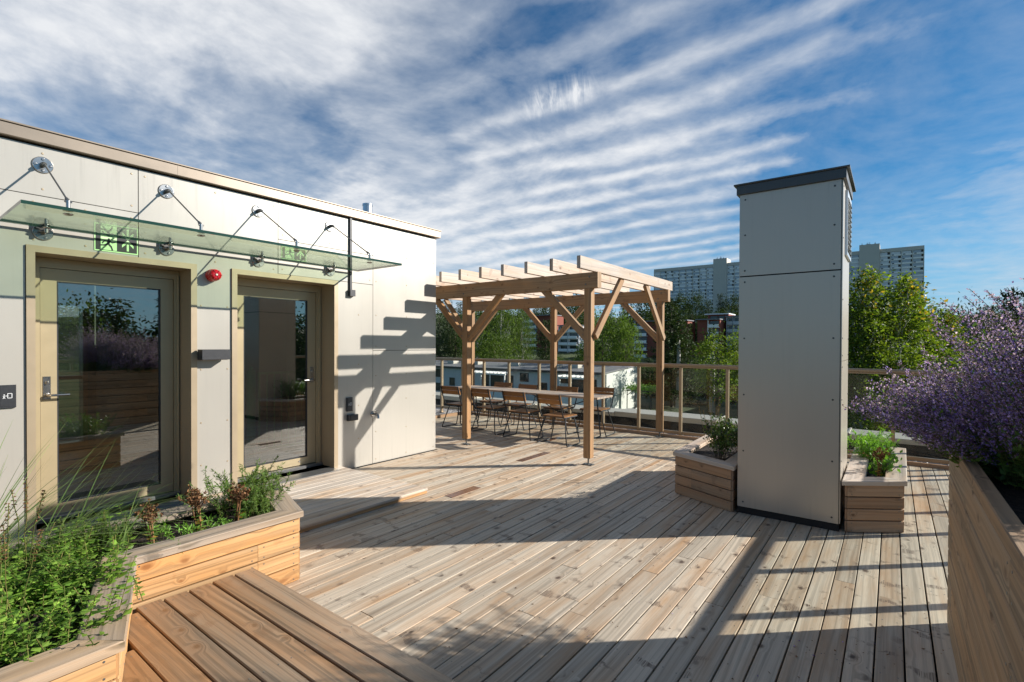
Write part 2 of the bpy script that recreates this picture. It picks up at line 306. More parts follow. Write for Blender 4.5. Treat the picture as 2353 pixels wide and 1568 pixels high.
# ------------------------------------------------------------------ mesh helper
class MB:
    def __init__(s): s.v = []; s.f = []; s.uv = []; s.c = []; s.mi = []; s.sm = []
    def add(s, V, F, UV=None, c=(.5, .5, .5), smooth=False, m=0):
        n = len(s.v); s.v.extend(tuple(p) for p in V)
        for i, f in enumerate(F):
            s.f.append([n + k for k in f]); s.uv.append(UV[i] if UV else [(0, 0)] * len(f)); s.c.append(c); s.mi.append(m); s.sm.append(smooth)
    def plank(s, o, a, b, c, L, Wd, T, ch=.003, tone=None, m=0):
        """bevelled timber: o centre, a long axis, b width axis, c thickness axis"""
        o = V3(o); a = V3(a).normalized(); b = V3(b).normalized(); c = V3(c).normalized()
        ch = min(ch, Wd * .3, T * .3); w, t = Wd / 2, T / 2
        pr = [(-w + ch, -t), (w - ch, -t), (w, -t + ch), (w, t - ch), (w - ch, t), (-w + ch, t), (-w, t - ch), (-w, -t + ch)]
        ou, ov = rnd.uniform(0, 60), rnd.uniform(0, 40); tone = tone or (rnd.random(), rnd.random(), rnd.uniform(0, 20))
        P = [o - a * (L / 2) + b * x + c * y for x, y in pr] + [o + a * (L / 2) + b * x + c * y for x, y in pr]
        F = []; UV = []; per = 0
        for i in range(8):
            j = (i + 1) % 8; d = math.hypot(pr[i][0] - pr[j][0], pr[i][1] - pr[j][1])
            F.append([i, j, j + 8, i + 8]); UV.append([(ou, ov + per), (ou, ov + per + d), (ou + L, ov + per + d), (ou + L, ov + per)]); per += d
        F.append(list(range(7, -1, -1))); UV.append([(ou + .1 * pr[i][0], ov + pr[i][1] * .6) for i in range(7, -1, -1)])
        F.append(list(range(8, 16))); UV.append([(ou + .1 * pr[i][0], ov + pr[i][1] * .6) for i in range(8)])
        s.add(P, F, UV, tone, m=m)
    def box(s, x0, x1, y0, y1, z0, z1, ax=None, ch=.002, m=0, tone=None):
        d = (x1 - x0, y1 - y0, z1 - z0); ax = ax if ax is not None else max(range(3), key=lambda i: d[i])
        E = [V3((1, 0, 0)), V3((0, 1, 0)), V3((0, 0, 1))]; i, j, k = ax, (ax + 1) % 3, (ax + 2) % 3
        s.plank(((x0 + x1) / 2, (y0 + y1) / 2, (z0 + z1) / 2), E[i], E[j], E[k], d[i], d[j], d[k], ch, tone, m)
    def tube(s, pts, r, n=8, m=0, cap=True, c=(.5, .5, .5)):
        pts = [V3(p) for p in pts]; rs = r if isinstance(r, (list, tuple)) else [r] * len(pts)
        Vv = []; up = None
        for i, p in enumerate(pts):
            t = (pts[min(i + 1, len(pts) - 1)] - pts[max(i - 1, 0)]).normalized()
            if up is None: up = t.orthogonal().normalized()
            up = (up - t * up.dot(t)); up = up.normalized() if up.length > 1e-6 else t.orthogonal().normalized()
            q = t.cross(up)
            Vv += [p + (up * math.cos(2 * math.pi * k / n) + q * math.sin(2 * math.pi * k / n)) * rs[i] for k in range(n)]
        F = []; L = len(pts)
        for i in range(L - 1):
            for k in range(n): F.append([i * n + k, i * n + (k + 1) % n, (i + 1) * n + (k + 1) % n, (i + 1) * n + k])
        s.add(Vv, F, None, c, True, m)
        if cap: s.add(Vv[:n], [list(range(n - 1, -1, -1))], None, c, False, m); s.add(Vv[-n:], [list(range(n))], None, c, False, m)
    def disc(s, c, nrm, r, h, n=20, m=0, bev=.25):
        c = V3(c); nrm = V3(nrm).normalized(); e = r * bev if r * bev < h else h * .4
        s.tube([c, c + nrm * (h - e), c + nrm * h], [r, r, r - e], n, m)
    def prism(s, poly, h0, h1, axis=2, m=0, tone=None):
        """extrude a polygon (list of 2D points) along an axis"""
        def P(p, h): return (p[0], p[1], h) if axis == 2 else ((h, p[0], p[1]) if axis == 0 else (p[0], h, p[1]))
        n = len(poly); V = [P(p, h0) for p in poly] + [P(p, h1) for p in poly]
        F = [[i, (i + 1) % n, n + (i + 1) % n, n + i] for i in range(n)] + [list(range(n - 1, -1, -1)), list(range(n, 2 * n))]
        s.add(V, F, None, tone or (.5, .5, .5), m=m)
    def leaf(s, p, d, nrm, l, w, c, m=0, fold=.0):
        d = V3(d).normalized(); q = d.cross(V3(nrm)); q = q.normalized() if q.length > 1e-5 else d.orthogonal().normalized()
        p = V3(p); k = d.cross(q) * (fold * w)
        s.add([p, p + d * (l * .45) + q * (w * .5) + k, p + d * l, p + d * (l * .45) - q * (w * .5) + k], [[0, 1, 2, 3]], None, c, False, m)
    def build(s, name, mats, parent=None, loc=None):
        me = bpy.data.meshes.new(name); me.from_pydata(s.v, [], s.f)
        ul = me.uv_layers.new(name='UVMap'); flat = []
        for u in s.uv:
            for q in u: flat.extend(q)
        ul.data.foreach_set('uv', flat)
        ca = me.color_attributes.new('tone', 'FLOAT_COLOR', 'CORNER'); fc = []
        for f, c in zip(s.f, s.c): fc.extend((*c, 1.) * len(f))
        ca.data.foreach_set('color', fc)
        for mt in (mats if isinstance(mats, (list, tuple)) else [mats]): me.materials.append(M[mt] if isinstance(mt, str) else mt)
        me.polygons.foreach_set('material_index', s.mi); me.polygons.foreach_set('use_smooth', s.sm)
        bm = bmesh.new(); bm.from_mesh(me)
        if len(bm.faces) < 60000 and not any(k in name for k in ('crown', 'foliage', 'flowers', 'leaves')): bmesh.ops.recalc_face_normals(bm, faces=bm.faces)
        bm.to_mesh(me); bm.free()
        o = bpy.data.objects.new(name, me); S.collection.objects.link(o)
        if loc: o.location = loc
        if parent:
            o.parent = parent
            if not loc: o.matrix_parent_inverse = Matrix.Translation(-V3(parent.location)) if parent.rotation_euler.z == 0 else parent.matrix_basis.inverted()
        return o
def thing(name, label, cat, loc=(0, 0, 0), group=None, rz=0):
    o = bpy.data.objects.new(name, None); S.collection.objects.link(o); o.empty_display_size = .2
    o.location = loc; o.rotation_euler = (0, 0, rz); o['label'] = label; o['category'] = cat
    if group: o['group'] = group
    return o
def tag(o, label, cat, group=None):
    o['label'] = label; o['category'] = cat
    if group: o['group'] = group
    return o
def struct(o): o['kind'] = 'structure'; return o
def stuff(o, label, cat): o['kind'] = 'stuff'; o['label'] = label; o['category'] = cat; return o
def dup(root, loc, rz=0., label=None, scale=None, group=None):
    r = root.copy(); S.collection.objects.link(r); r.location = loc; r.rotation_euler = (0, 0, rz)
    if scale: r.scale = (scale,) * 3 if not isinstance(scale, (tuple, list)) else scale
    if label: r['label'] = label
    if group: r['group'] = group
    for ch in list(root.children):
        c = ch.copy(); S.collection.objects.link(c); c.parent = r
        for gch in list(ch.children):
            d = gch.copy(); S.collection.objects.link(d); d.parent = c
    return r
# ================================================================== LARGE STRUCTURE
XW = -5.165
def gz(x, y):
    """terrain height: flat garden, then a wooded hill"""
    d = max(0., y - 150 - .10 * max(0, x + 40))
    h = -7 + min(d, 330) * .094
    h += max(0., -x - 90) * .05 * min(1, max(0, (y - 60) / 60))
    r = max(0., x - 24) * .06
    return h + min(r, 9)
def build_ground():
    mb = MB(); xs = [-900, -600, -420, -320] + list(range(-260, 161, 14)) + [220, 320, 500, 900]
    ys = [-700, -400, -200, -100] + list(range(-60, 461, 14)) + [520, 640, 900, 1400]
    V = [(x, y, gz(x, y)) for y in ys for x in xs]; n = len(xs)
    F = [[j * n + i, j * n + i + 1, (j + 1) * n + i + 1, (j + 1) * n + i] for j in range(len(ys) - 1) for i in range(n - 1)]
    mb.add(V, F, None, smooth=True); struct(mb.build('ground', 'ground'))
build_ground()
def build_roof_slab():
    mb = MB(); mb.box(-13, 1.6, -5, 9.6, -6.9, -.075, 0, .0)
    struct(mb.build('roof_slab', 'darkgap'))
build_roof_slab()
PITCH = .1155
def build_deck():
    mb = MB(); x = .98; i = 0; ends = []
    while x > -7.3:
        x0, x1 = x - PITCH + rnd.uniform(.006, .0085), x
        ya = 5.06 if x0 < -5.15 else -2.8
        y = ya - rnd.uniform(0, 1.5) * (x0 >= -5.15)
        while y < 8.05:
            L = rnd.uniform(2.4, 4.2); y2 = min(y + L, 8.05)
            if 8.05 - y2 < .5: y2 = 8.05
            dz = rnd.uniform(-.0012, .0012)
            mb.plank(((x0 + x1) / 2, (y + y2 - .003) / 2, -.013 + dz), (0, 1, 0), (1, 0, 0), (0, 0, 1), y2 - y - .003, x1 - x0, .026, .0018)
            if y < 4.2 and x0 > -3.7:
                q = math.ceil(y / .57) * .57
                while q < min(y2, 5.2):
                    for e in (.022, -.022): mb.disc((x0 + .022 if e > 0 else x1 - .022, q + rnd.uniform(-.006, .006), dz), (0, 0, 1), .0036, .0007, 6, 1)
                    q += .57
            y = y2
        x -= PITCH; i += 1
    o = mb.build('deck', ['deck', 'darksteel']); struct(o)
    e = MB(); e.box(-7.3, 1.0, 8.055, 8.095, -.06, .045, 0, .004); e.box(-7.345, -7.305, 6.6, 8.16, -.06, .06, 1, .004)
    o = e.build('deck_edging', 'planter'); struct(o)
    # two soaked brown board lengths let into the surface
    for (xa, ya, yb) in ((-3.80, 5.2, 5.86), (-3.445, 3.55, 3.98), (-4.25, 6.45, 6.95)):
        w = MB(); k = math.floor((.98 - xa) / PITCH); xx = .98 - k * PITCH
        w.box(xx - PITCH + .008, xx - .001, ya, yb, -.02, .003, 1, .002)
        struct(w.build('wet_deck_board', 'wet'))
build_deck()
def build_platform():
    mb = MB(); t = thing('entrance_platform', 'low pale timber platform in front of the two glazed doors', 'platform', (-4.4, 1.2, 0))
    x = -3.705
    while x > -5.1:
        y = -1.4
        while y < 3.50:
            y2 = min(3.505, y + rnd.uniform(1.8, 3.2));  y2 = 3.505 if 3.505 - y2 < .4 else y2
            mb.plank((x - .0545, (y + y2) / 2, .042), (0, 1, 0), (1, 0, 0), (0, 0, 1), y2 - y - .003, .109, .024, .003); y = y2
        x -= .1155
    mb.build('boards', 'mat', t)
    e = MB(); e.box(-3.735, -3.712, -1.4, 3.50, .003, .0295, 1, .002); e.box(-5.1, -3.74, 3.48, 3.50, .003, .0295, 0, .002); e.build('edge_board', 'pine', t)
build_platform()

# ------------------------------------------------------------------ rooftop building
def ring(mb, y0, y1, z0, z1, w, xa, xb, m=0, bottom=False, wb=None):
    """mitred frame in the wall plane"""
    I = (y0 + w, y1 - w, z1 - w); zb = z0 + (wb or w) if bottom else z0
    mb.prism([(y0, z0), (I[0], zb), (I[0], I[2]), (y0, z1)], xa, xb, 0, m)
    mb.prism([(I[1], zb), (y1, z0), (y1, z1), (I[1], I[2])], xa, xb, 0, m)
    mb.prism([(y0, z1), (I[0], I[2]), (I[1], I[2]), (y1, z1)], xa, xb, 0, m)
    if bottom: mb.prism([(y0, z0), (y1, z0), (I[1], zb), (I[0], zb)], xa, xb, 0, m)
def build_building():
    t = thing('rooftop_building', 'flat roofed rooftop pavilion clad in beige panels with two glazed doors', 'building', (XW, 2, 0))
    mb = MB(); xa, xb = XW - .009, XW; PI_ = 0
    P = []
    for (a, b, c, d) in ((-2.15, -.933, 0, 2.985), (-.927, .287, .004, 2.609), (-.927, .287, 2.615, 2.985), (.293, 1.504, 2.615, 2.985), (.293, .80, .004, 2.609), (.80, 1.504, 2.225, 2.609),
                         (1.510, 2.733, 2.225, 2.985), (1.955, 2.27, .004, 2.225), (2.739, 3.946, 2.60, 2.985), (2.739, 3.946, 2.236, 2.594), (3.44, 3.946, .004, 2.23),
                         (3.952, 5.03, 1.419, 2.985), (3.952, 5.03, .004, 1.413)):
        pg = (0, 1, 2, 3, 4, 4, 5, 5, 6, 7, 8, 9, 10)[PI_]; PI_ += 1
        mb.prism([(a, c), (b, c), (b, d), (a, d)], xa, xb, 0, 0, ((pg * .37 + .2) % 1, 0, 0))
        if b - a > .6:
            ys = (a + .045, (a + b) / 2, b - .045); zs = [d - .05] + ([c + .05] if c > .1 or d - c > .3 else [])
            if d - c > .9: zs += [c + (d - c) * k for k in (.28, .55, .78)]
            for yy in ys:
                for z_ in zs: mb.disc((xb, yy, z_), (1, 0, 0), .0085, .003, 8, 1)
        elif d - c > 1:
            for z_ in (.35, .75, 1.25, 1.85):
                for yy in ((a + .04, b - .04) if b - a < .4 else (a + .30,)): mb.disc((xb, yy, z_), (1, 0, 0), .0085, .003, 8, 1)
    # end wall and far sides
    for (c, d) in ((.004, 1.413), (1.419, 2.985)): mb.box(-9.0, XW - .012, 5.021, 5.03, c, d, 0, .0)
    mb.build('wall_cladding', ['panel', 'trim'], t)
    bk = MB()
    for (a, b, c, d) in ((-2.15, .82, -.05, 2.99), (1.94, 2.28, -.05, 2.99), (3.43, 5.015, -.05, 2.99), (.82, 1.94, 2.21, 2.99), (2.28, 3.43, 2.21, 2.99)):
        bk.prism([(a, c), (b, c), (b, d), (a, d)], XW - .34, XW - .022, 0)
    bk.prism([(-9, -.05), (XW - .20, -.05), (XW - .20, 2.99), (-9, 2.99)], 4.90, 5.015, 1)
    bk.prism([(-9, -.05), (XW - .20, -.05), (XW - .20, 2.99), (-9, 2.99)], -2.15, -2.05, 1)
    for (a, b, c_, d_) in ((-2.05, 1.5, -.05, 2.94), (1.98, 4.9, -.05, 2.94), (1.5, 1.98, -.05, .1), (1.5, 1.98, 2.05, 2.94)): bk.prism([(a, c_), (b, c_), (b, d_), (a, d_)], -9, -8.9, 0)
    bk.build('backing_wall', 'darkgap', t)
    c = MB(); c.box(XW - .35, XW + .045, -2.17, 5.075, 3.0, 3.095, 1, .006); c.box(XW - .35, XW + .055, -2.2, 5.085, 3.095, 3.107, 1, .002)
    c.box(-9.05, XW - .352, 4.7, 5.085, 3.0, 3.107, 0, .003); c.box(-9.05, XW - .352, -2.2, -1.9, 3.0, 3.107, 0, .003); c.box(-9.05, -8.8, -1.898, 4.698, 3.0, 3.107, 1, .003)
    rf = MB(); rf.box(-8.79, -7.9, -1.89, 4.69, 2.95, 3.02, 1, .0); rf.box(-6.2, XW - .36, -1.89, 4.69, 2.95, 3.02, 1, .0); rf.box(-7.89, -6.21, -1.89, 2.5, 2.95, 3.02, 1, .0); rf.box(-7.89, -6.21, 4.3, 4.69, 2.95, 3.02, 1, .0); rf.build('roof', 'roofgrey', t)
    sk = MB(); sk.box(-7.95, -6.15, 2.45, 4.35, 3.04, 3.05, 1, .0); sk.build('added_skylight', 'railglass', t)  # roof opening and pane added to let daylight onto the inside railing
    for y in (1.79, 3.9, 4.55): c.box(XW + .045, XW + .0465, y, y + .004, 3.002, 3.094, 2, .0)
    c.build('coping', 'cornice', t)
    i = MB()
    for (a, b, c_, d_) in ((-2.04, 1.5, 0, 2.6), (1.98, 4.89, 0, 2.6), (1.5, 1.98, 0, .1), (1.5, 1.98, 2.05, 2.6)): i.prism([(a, c_), (b, c_), (b, d_), (a, d_)], -8.88, -8.80, 0)
    i.box(-8.79, XW - .36, -2.04, -1.96, 0, 2.6, 0); i.box(-8.79, XW - .36, 4.81, 4.89, 0, 2.6, 0)
    i.box(-8.79, -5.6, -1.95, 2.04, 2.5, 2.58, 1); i.box(-8.7, -5.6, 2.05, 2.15, .06, 2.9, 0)
    i.build('interior_wall', 'wallint', t)
    wf = MB(); ring(wf, 1.5, 1.98, .1, 2.05, .05, -8.99, -8.79, 0, True); wf.box(-8.95, -8.85, 1.55, 1.93, 1.0, 1.05, 1); wfo = wf.build('rear_window', 'doorframe', t)
    wp = MB(); wp.box(-8.92, -8.91, 1.55, 1.93, .15, 2.0, 2, .0); wp.build('rear_pane', 'railglass', wfo)
    fl = MB(); fl.box(-8.78, XW - .06, -1.96, 4.81, .03, .06, 1); fl.build('interior_floor', 'floorint', t)
    for k, (y0, y1, l0, l1, hs) in enumerate(((.803, 1.957, .927, 1.856, 0), (2.267, 3.447, 2.405, 3.328, 1))):
        cs = MB(); ring(cs, y0, y1, .03, 2.231, .05, -5.49, XW + .016); cs.build('door_casing', 'trim', t)
        fr = MB(); a, b = y0 + .052, y1 - .052
        fr.prism([(a, .06), (l0 - .004, .06), (l0 - .004, 2.10), (a, 2.178)], -5.485, -5.415, 0); fr.prism([(l1 + .004, .06), (b, .06), (b, 2.178), (l1 + .004, 2.10)], -5.485, -5.415, 0)
        fr.prism([(a, 2.178), (l0 - .004, 2.10), (l1 + .004, 2.10), (b, 2.178)], -5.485, -5.415, 0)
        fr.box(-5.48, -5.40, l1 + .03, l1 + .042, .07, 2.13, 2); fr.build('door_frame', 'doorframe', t)
        sl_ = MB(); sl_.box(-5.49, -5.38, y0 + .055, y1 - .055, .055, .092, 1, .006); sl_.box(-5.378, -5.02, y0 + .055, y1 - .055, .04, .06, 1, .003); sl_.build('threshold', 'grate', t)
        d = MB(); g0, g1 = l0 + .1, l1 - .1; z0, z1, b0, b1 = .10, 2.096, .182, 1.999
        for q in ([(l0, z0), (g0, b0), (g0, b1), (l0, z1)], [(g1, b0), (l1, z0), (l1, z1), (g1, b1)], [(l0, z1), (g0, b1), (g1, b1), (l1, z1)], [(l0, z0), (l1, z0), (g1, b0), (g0, b0)]):
            d.prism(q, -5.475, -5.43, 0)
        for yy in (l0 + .2, l1 - .2): d.disc((-5.43, yy, .142), (1, 0, 0), .011, .006, 10, 1)
        ob = d.build('door', ['doorframe', 'steel'], t)
        gk = MB(); ring(gk, g0 + .0005, g1 - .0005, b0 + .0005, b1 - .0005, .009, -5.448, -5.432, 0, True); gk.build('gasket', 'black', ob)
        pn = MB(); pn.box(-5.455, -5.447, g0 + .001, g1 - .001, b0 + .001, b1 - .001, 2, .0); pn.build('pane', 'pane', ob)
        hy = l0 + .037 if k == 0 else l1 - .045; sg = 1 if k == 0 else -1
        h = MB(); h.box(-5.43, -5.426, hy - .024, hy + .024, 1.04 if k == 0 else 1.045, 1.225, 2, .003)
        h.disc((-5.426, hy, 1.175), (1, 0, 0), .013, .010, 14); h.box(-5.416, -5.41, hy - .004, hy + .004, 1.16, 1.19, 2)
        h.build('lock_plate', 'steel', ob)
        lv = MB(); lv.tube([(-5.426, hy, 1.075), (-5.38, hy, 1.075), (-5.368, hy + sg * .012, 1.075), (-5.366, hy + sg * .03, 1.075), (-5.366, hy + sg * .13, 1.075)], .0095, 10); lv.disc((-5.426, hy, 1.075), (1, 0, 0), .019, .006, 16); lv.build('handle', 'steel', ob)
    return t
build_building()
def vent_pipe():
    mb = MB(); mb.tube([(-6.0, 4.49, 3.1), (-6.0, 4.49, 3.47)], .067, 20); mb.tube([(-6.0, 4.49, 3.47), (-6, 4.49, 3.495)], .072, 20); mb.tube([(-6.0, 4.49, 3.1), (-6, 4.49, 3.14)], [.13, .075], 20)
    tag(mb.build('vent_pipe', 'galv'), 'short bright metal vent pipe rising behind the roof coping', 'vent pipe')
vent_pipe()
def stair_railing():
    t = thing('stair_railing', 'green railing with a fat newel post seen inside through the second door', 'railing', (-6.3, 3.1, .06))
    mb = MB(); mb.tube([(-6.35, 3.02, .06), (-6.35, 3.02, 1.16)], .05, 16); mb.disc((-6.35, 3.02, 1.16), (0, 0, 1), .022, .05, 12); mb.build('newel_post', 'railgreen', t)
    b = MB(); b.tube([(-6.35, 3.10, 1.12), (-6.35, 4.1, 1.12)], .016, 8); b.tube([(-6.35, 3.10, .16), (-6.35, 4.1, .16)], .016, 8); b.tube([(-6.35, 3.12, .1), (-6.35, 3.12, 1.12)], .016, 8); b.build('frame_bar', 'railgreen', t)
    s = MB()
    for k in range(9): s.tube([(-6.35, 3.22 + .095 * k, .16), (-6.35, 3.22 + .095 * k, 1.12)], .008, 6)
    s.build('baluster', 'railgreen', t)
stair_railing()
for k, (ya, yb) in enumerate(((.86, 1.90), (2.33, 3.38))):
    mb = MB(); x = -4.74
    while x > -5.14: mb.box(x - .004, x, ya, yb, .055, .073, 1, .001); x -= .016
    for y in (ya, (ya + yb) / 2, yb): mb.box(-5.14, -4.73, y - .006, y + .006, .0545, .072, 0, .001)
    if k == 0: tag(mb.build('door_grating', 'grate'), 'metal foot grating on the platform before the left door', 'grating')

# ------------------------------------------------------------------ glass canopy and wall fixtures
def canopy():
    t = thing('glass_canopy', 'green tinted glass canopy hung on four steel rods above the doors', 'canopy', (XW, 2.1, 2.38))
    mb = MB(); x0, x1, y0, y1, z0, z1 = -5.105, -4.315, .65, 3.685, 2.363, 2.385
    V = [(x, y, z) for z in (z0, z1) for y in (y0, y1) for x in (x0, x1)]
    mb.add(V, [[0, 2, 3, 1], [4, 5, 7, 6]]); mb.add(V, [[0, 1, 5, 4], [1, 3, 7, 5], [3, 2, 6, 7], [2, 0, 4, 6]], m=1)
    mb.build('canopy_pane', ['canopy', 'canopyedge'], t)
    for y in (.899, 1.715, 2.527, 3.347):
        for z in (2.847, 2.338):
            a = MB()
            a.disc((XW + .0005, y, z), (1, 0, 0), .062, .010, 32, 0, .3)
            for q in range(4):
                an = q * math.pi / 2 + .3 * (z < 2.5); c = (XW + .0105, y + .043 * math.cos(an), z + .043 * math.sin(an)); a.disc(c, (1, 0, 0), .0095, .006, 10, 0)
            a.build('wall_plate', 'steel', t)
        b = MB(); b.tube([(XW + .010, y, 2.847), (XW + .05, y, 2.845), (XW + .075, y, 2.838)], [.019, .017, .013], 12)
        b.tube([(XW + .06, y, 2.842), (-4.475, y, 2.475)], .0062, 8); b.tube([(-4.485, y, 2.482), (-4.455, y, 2.462), (-4.44, y, 2.445)], [.0085, .014, .014], 10)
        b.build('tie_rod', 'darksteel', t)
        c = MB(); c.tube([(-4.435, y, 2.384), (-4.435, y, 2.455)], .0125, 14); c.disc((-4.435, y, 2.384), (0, 0, 1), .028, .008, 22); c.disc((-4.435, y, 2.366), (0, 0, -1), .028, .010, 22)
        c.tube([(-4.435, y - .02, 2.447), (-4.435, y + .02, 2.447)], .006, 8); c.build('outer_clamp', 'steel', t)
        d = MB(); d.tube([(XW + .010, y, 2.338), (XW + .045, y + .004, 2.34), (XW + .075, y + .006, 2.342)], [.02, .016, .013], 12); d.tube([(XW + .075, y + .006, 2.326), (XW + .075, y + .006, 2.43)], .0115, 12)
        d.disc((XW + .075, y + .006, 2.366), (0, 0, -1), .026, .008, 20); d.disc((XW + .075, y + .006, 2.384), (0, 0, 1), .026, .008, 20); d.tube([(XW + .04, y - .03, 2.338), (XW + .04, y + .03, 2.338)], .005, 8)
        d.build('inner_clamp', 'steel', t)
canopy()
def stroke(mb, p, q, w, x, m):
    p, q = V3((p[0], p[1], 0)), V3((q[0], q[1], 0)); d = (q - p).normalized(); n = V3((-d.y, d.x, 0)) * w / 2; p -= d * w * .25; q += d * w * .25
    mb.prism([(a.x, a.y) for a in (p + n, p - n, q - n, q + n)], x, x + .0006, 0, m)
def running_man(mb, oy, oz, s, x, m):
    """figure in a unit box, running to the left"""
    T = lambda a, b: (oy + a * s, oz + b * s)
    mb.prism([T(.56 + .085 * math.cos(k * .628), .88 + .085 * math.sin(k * .628)) for k in range(10)], x, x + .0006, 0, m)
    for i, (a, b, w) in enumerate((((.56, .74), (.50, .46), .20), ((.54, .72), (.24, .68), .10), ((.24, .68), (.10, .48), .09), ((.58, .72), (.80, .60), .10), ((.80, .60), (.98, .66), .09),
                    ((.47, .46), (.26, .34), .14), ((.26, .34), (-.04, .30), .11), ((.53, .46), (.72, .24), .14), ((.72, .24), (.80, -.02), .11))):
        stroke(mb, T(*a), T(*b), w * s, x + .00004 * (i + 1), m)
def exit_sign(y0, y1, z0, z1, label, white):
    t = thing('exit_sign', label, 'sign', (XW, (y0 + y1) / 2, z0))
    x = XW + .0005; h = z1 - z0; w = y1 - y0
    mb = MB(); mb.prism([(y0, z0), (y1, z0), (y1, z1), (y0, z1)], x, x + .004, 0, 0); mb.prism([(y0 + .06 * h, z0 + .07 * h), (y1 - .06 * h, z0 + .07 * h), (y1 - .06 * h, z1 - .07 * h), (y0 + .06 * h, z1 - .07 * h)], x + .004, x + .0048, 0, 1)
    mb.build('sign_plate', ['signgreen', 'signblack'], t)
    p = MB(); a = y0 + .14 * w; b = y0 + .50 * w
    p.prism([(a, z0 + .10 * h), (b, z0 + .10 * h), (b, z1 - .10 * h), (a, z1 - .10 * h)], x + .0048, x + .0054, 0, 0)
    running_man(p, a + .0 * w, z0 + .14 * h, .72 * h, x + .0056, 1)
    cy = y0 + .755 * w; u = h
    for q in ([(cy - .055 * u, z0 + .16 * h), (cy + .055 * u, z0 + .16 * h), (cy + .055 * u, z0 + .62 * h), (cy - .055 * u, z0 + .62 * h)],
              [(cy, z0 + .86 * h), (cy - .30 * u, z0 + .52 * h), (cy - .30 * u, z0 + .36 * h), (cy, z0 + .68 * h)], [(cy, z0 + .86 * h), (cy, z0 + .68 * h), (cy + .30 * u, z0 + .36 * h), (cy + .30 * u, z0 + .52 * h)]):
        p.prism(q, x + .0048, x + .0054, 0, 0)
    p.build('pictogram', ['signgreen', 'signblack'], t)
exit_sign(1.207, 1.503, 2.250, 2.383, 'green and black exit sign with running man and up arrow above the left door', 0)
exit_sign(2.771, 3.053, 2.397, 2.534, 'smaller exit sign seen through the canopy glass above the right door', 1)
def beacon():
    t = thing('alarm_beacon', 'round red alarm beacon on the wall between the doors', 'alarm', (XW, 2.09, 2.14))
    mb = MB(); mb.disc((XW + .0005, 2.09, 2.142), (1, 0, 0), .058, .045, 28, 0, .1); mb.disc((XW + .0455, 2.09, 2.142), (1, 0, 0), .052, .01, 28); mb.build('beacon_base', 'red', t)
    l = MB(); l.tube([(XW + .055, 2.09, 2.142), (XW + .075, 2.09, 2.142), (XW + .098, 2.09, 2.142), (XW + .104, 2.09, 2.142)], [.055, .055, .047, .030], 28)
    for k in range(6):
        an = k * math.pi / 3; l.plank((XW + .103, 2.09 + .030 * math.cos(an), 2.142 + .030 * math.sin(an)), (0, math.cos(an), math.sin(an)), (0, -math.sin(an), math.cos(an)), (1, 0, 0), .036, .006, .010, .001)
    l.build('beacon_lens', 'red', t); b = MB(); b.disc((XW + .104, 2.09, 2.142), (1, 0, 0), .010, .008, 12); b.build('bulb', 'white', t)
beacon()
def wall_lamp():
    t = thing('wall_lamp', 'black box shaped wall lamp between the two doors', 'lamp', (XW, 2.11, 1.39))
    mb = MB(); mb.box(XW + .03, XW + .135, 1.955, 2.20, 1.345, 1.44, 1, .003); mb.build('lamp_housing', 'black', t)
    a = MB(); a.box(XW + .0005, XW + .03, 1.975, 2.18, 1.36, 1.425, 1, .002); a.tube([(XW + .012, 1.96, 1.388), (XW + .012, 2.262, 1.388)], .003, 6); a.build('mounting_plate', 'black', t)
    l = MB(); l.box(XW + .045, XW + .12, 1.975, 2.18, 1.342, 1.3455, 1, .0); l.build('diffuser', 'white', t)
wall_lamp()
def reader(name, y0, y1, z0, z1, label, dep):
    t = thing(name, label, 'card reader', (XW, (y0 + y1) / 2, z0))
    mb = MB(); mb.box(XW + .0005, XW + dep, y0, y1, z0, z1, 2, .006); mb.box(XW + dep, XW + dep + .002, y0 + .006, y1 - .006, z0 + .012, z1 - .006, 2, .001); mb.build('reader_body', 'black', t)
    s = (y1 - y0) * .42; oy = (y0 + y1) / 2 - s * .62; oz = (z0 + z1) / 2 - s * .35; x = XW + dep + .0025
    p = MB()
    for a, b in (((.0, .0), (.12, .3)), ((.26, .0), (.14, .3)), ((.14, .3), (.14, .52)), ((.0, .42), (.32, .46)), ((.34, .46), (.72, .46)), ((.72, .46), (.60, .58)), ((.72, .46), (.60, .34)),
                 ((.62, .05), (1.2, .05)), ((1.2, .05), (1.2, .9)), ((.62, .9), (1.2, .9)), ((.62, .9), (.62, .66)), ((.62, .26), (.62, .05))):
        stroke(p, (oy + a[0] * s, oz + a[1] * s), (oy + b[0] * s, oz + b[1] * s), .075 * s, x, 0)
    p.prism([(oy + (.15 + .09 * math.cos(k)) * s, oz + (.68 + .09 * math.sin(k)) * s) for k in (0, 1.05, 2.1, 3.14, 4.2, 5.2)], x, x + .0006, 0)
    p.build('door_pictogram', 'glyph', t)
reader('card_reader', .655, .747, 1.02, 1.187, 'square black card reader on the wall left of the left door', .018)
reader('card_reader', 3.563, 3.645, .695, .858, 'black card reader on the wall right of the right door', .022)
def small_box():
    mb = MB(); mb.box(XW + .0005, XW + .05, 3.572, 3.70, .582, .655, 1, .006); mb.box(XW + .05, XW + .056, 3.59, 3.685, .592, .645, 1, .003)
    tag(mb.build('socket_box', 'black'), 'small black socket box under the right card reader', 'socket box')
small_box()
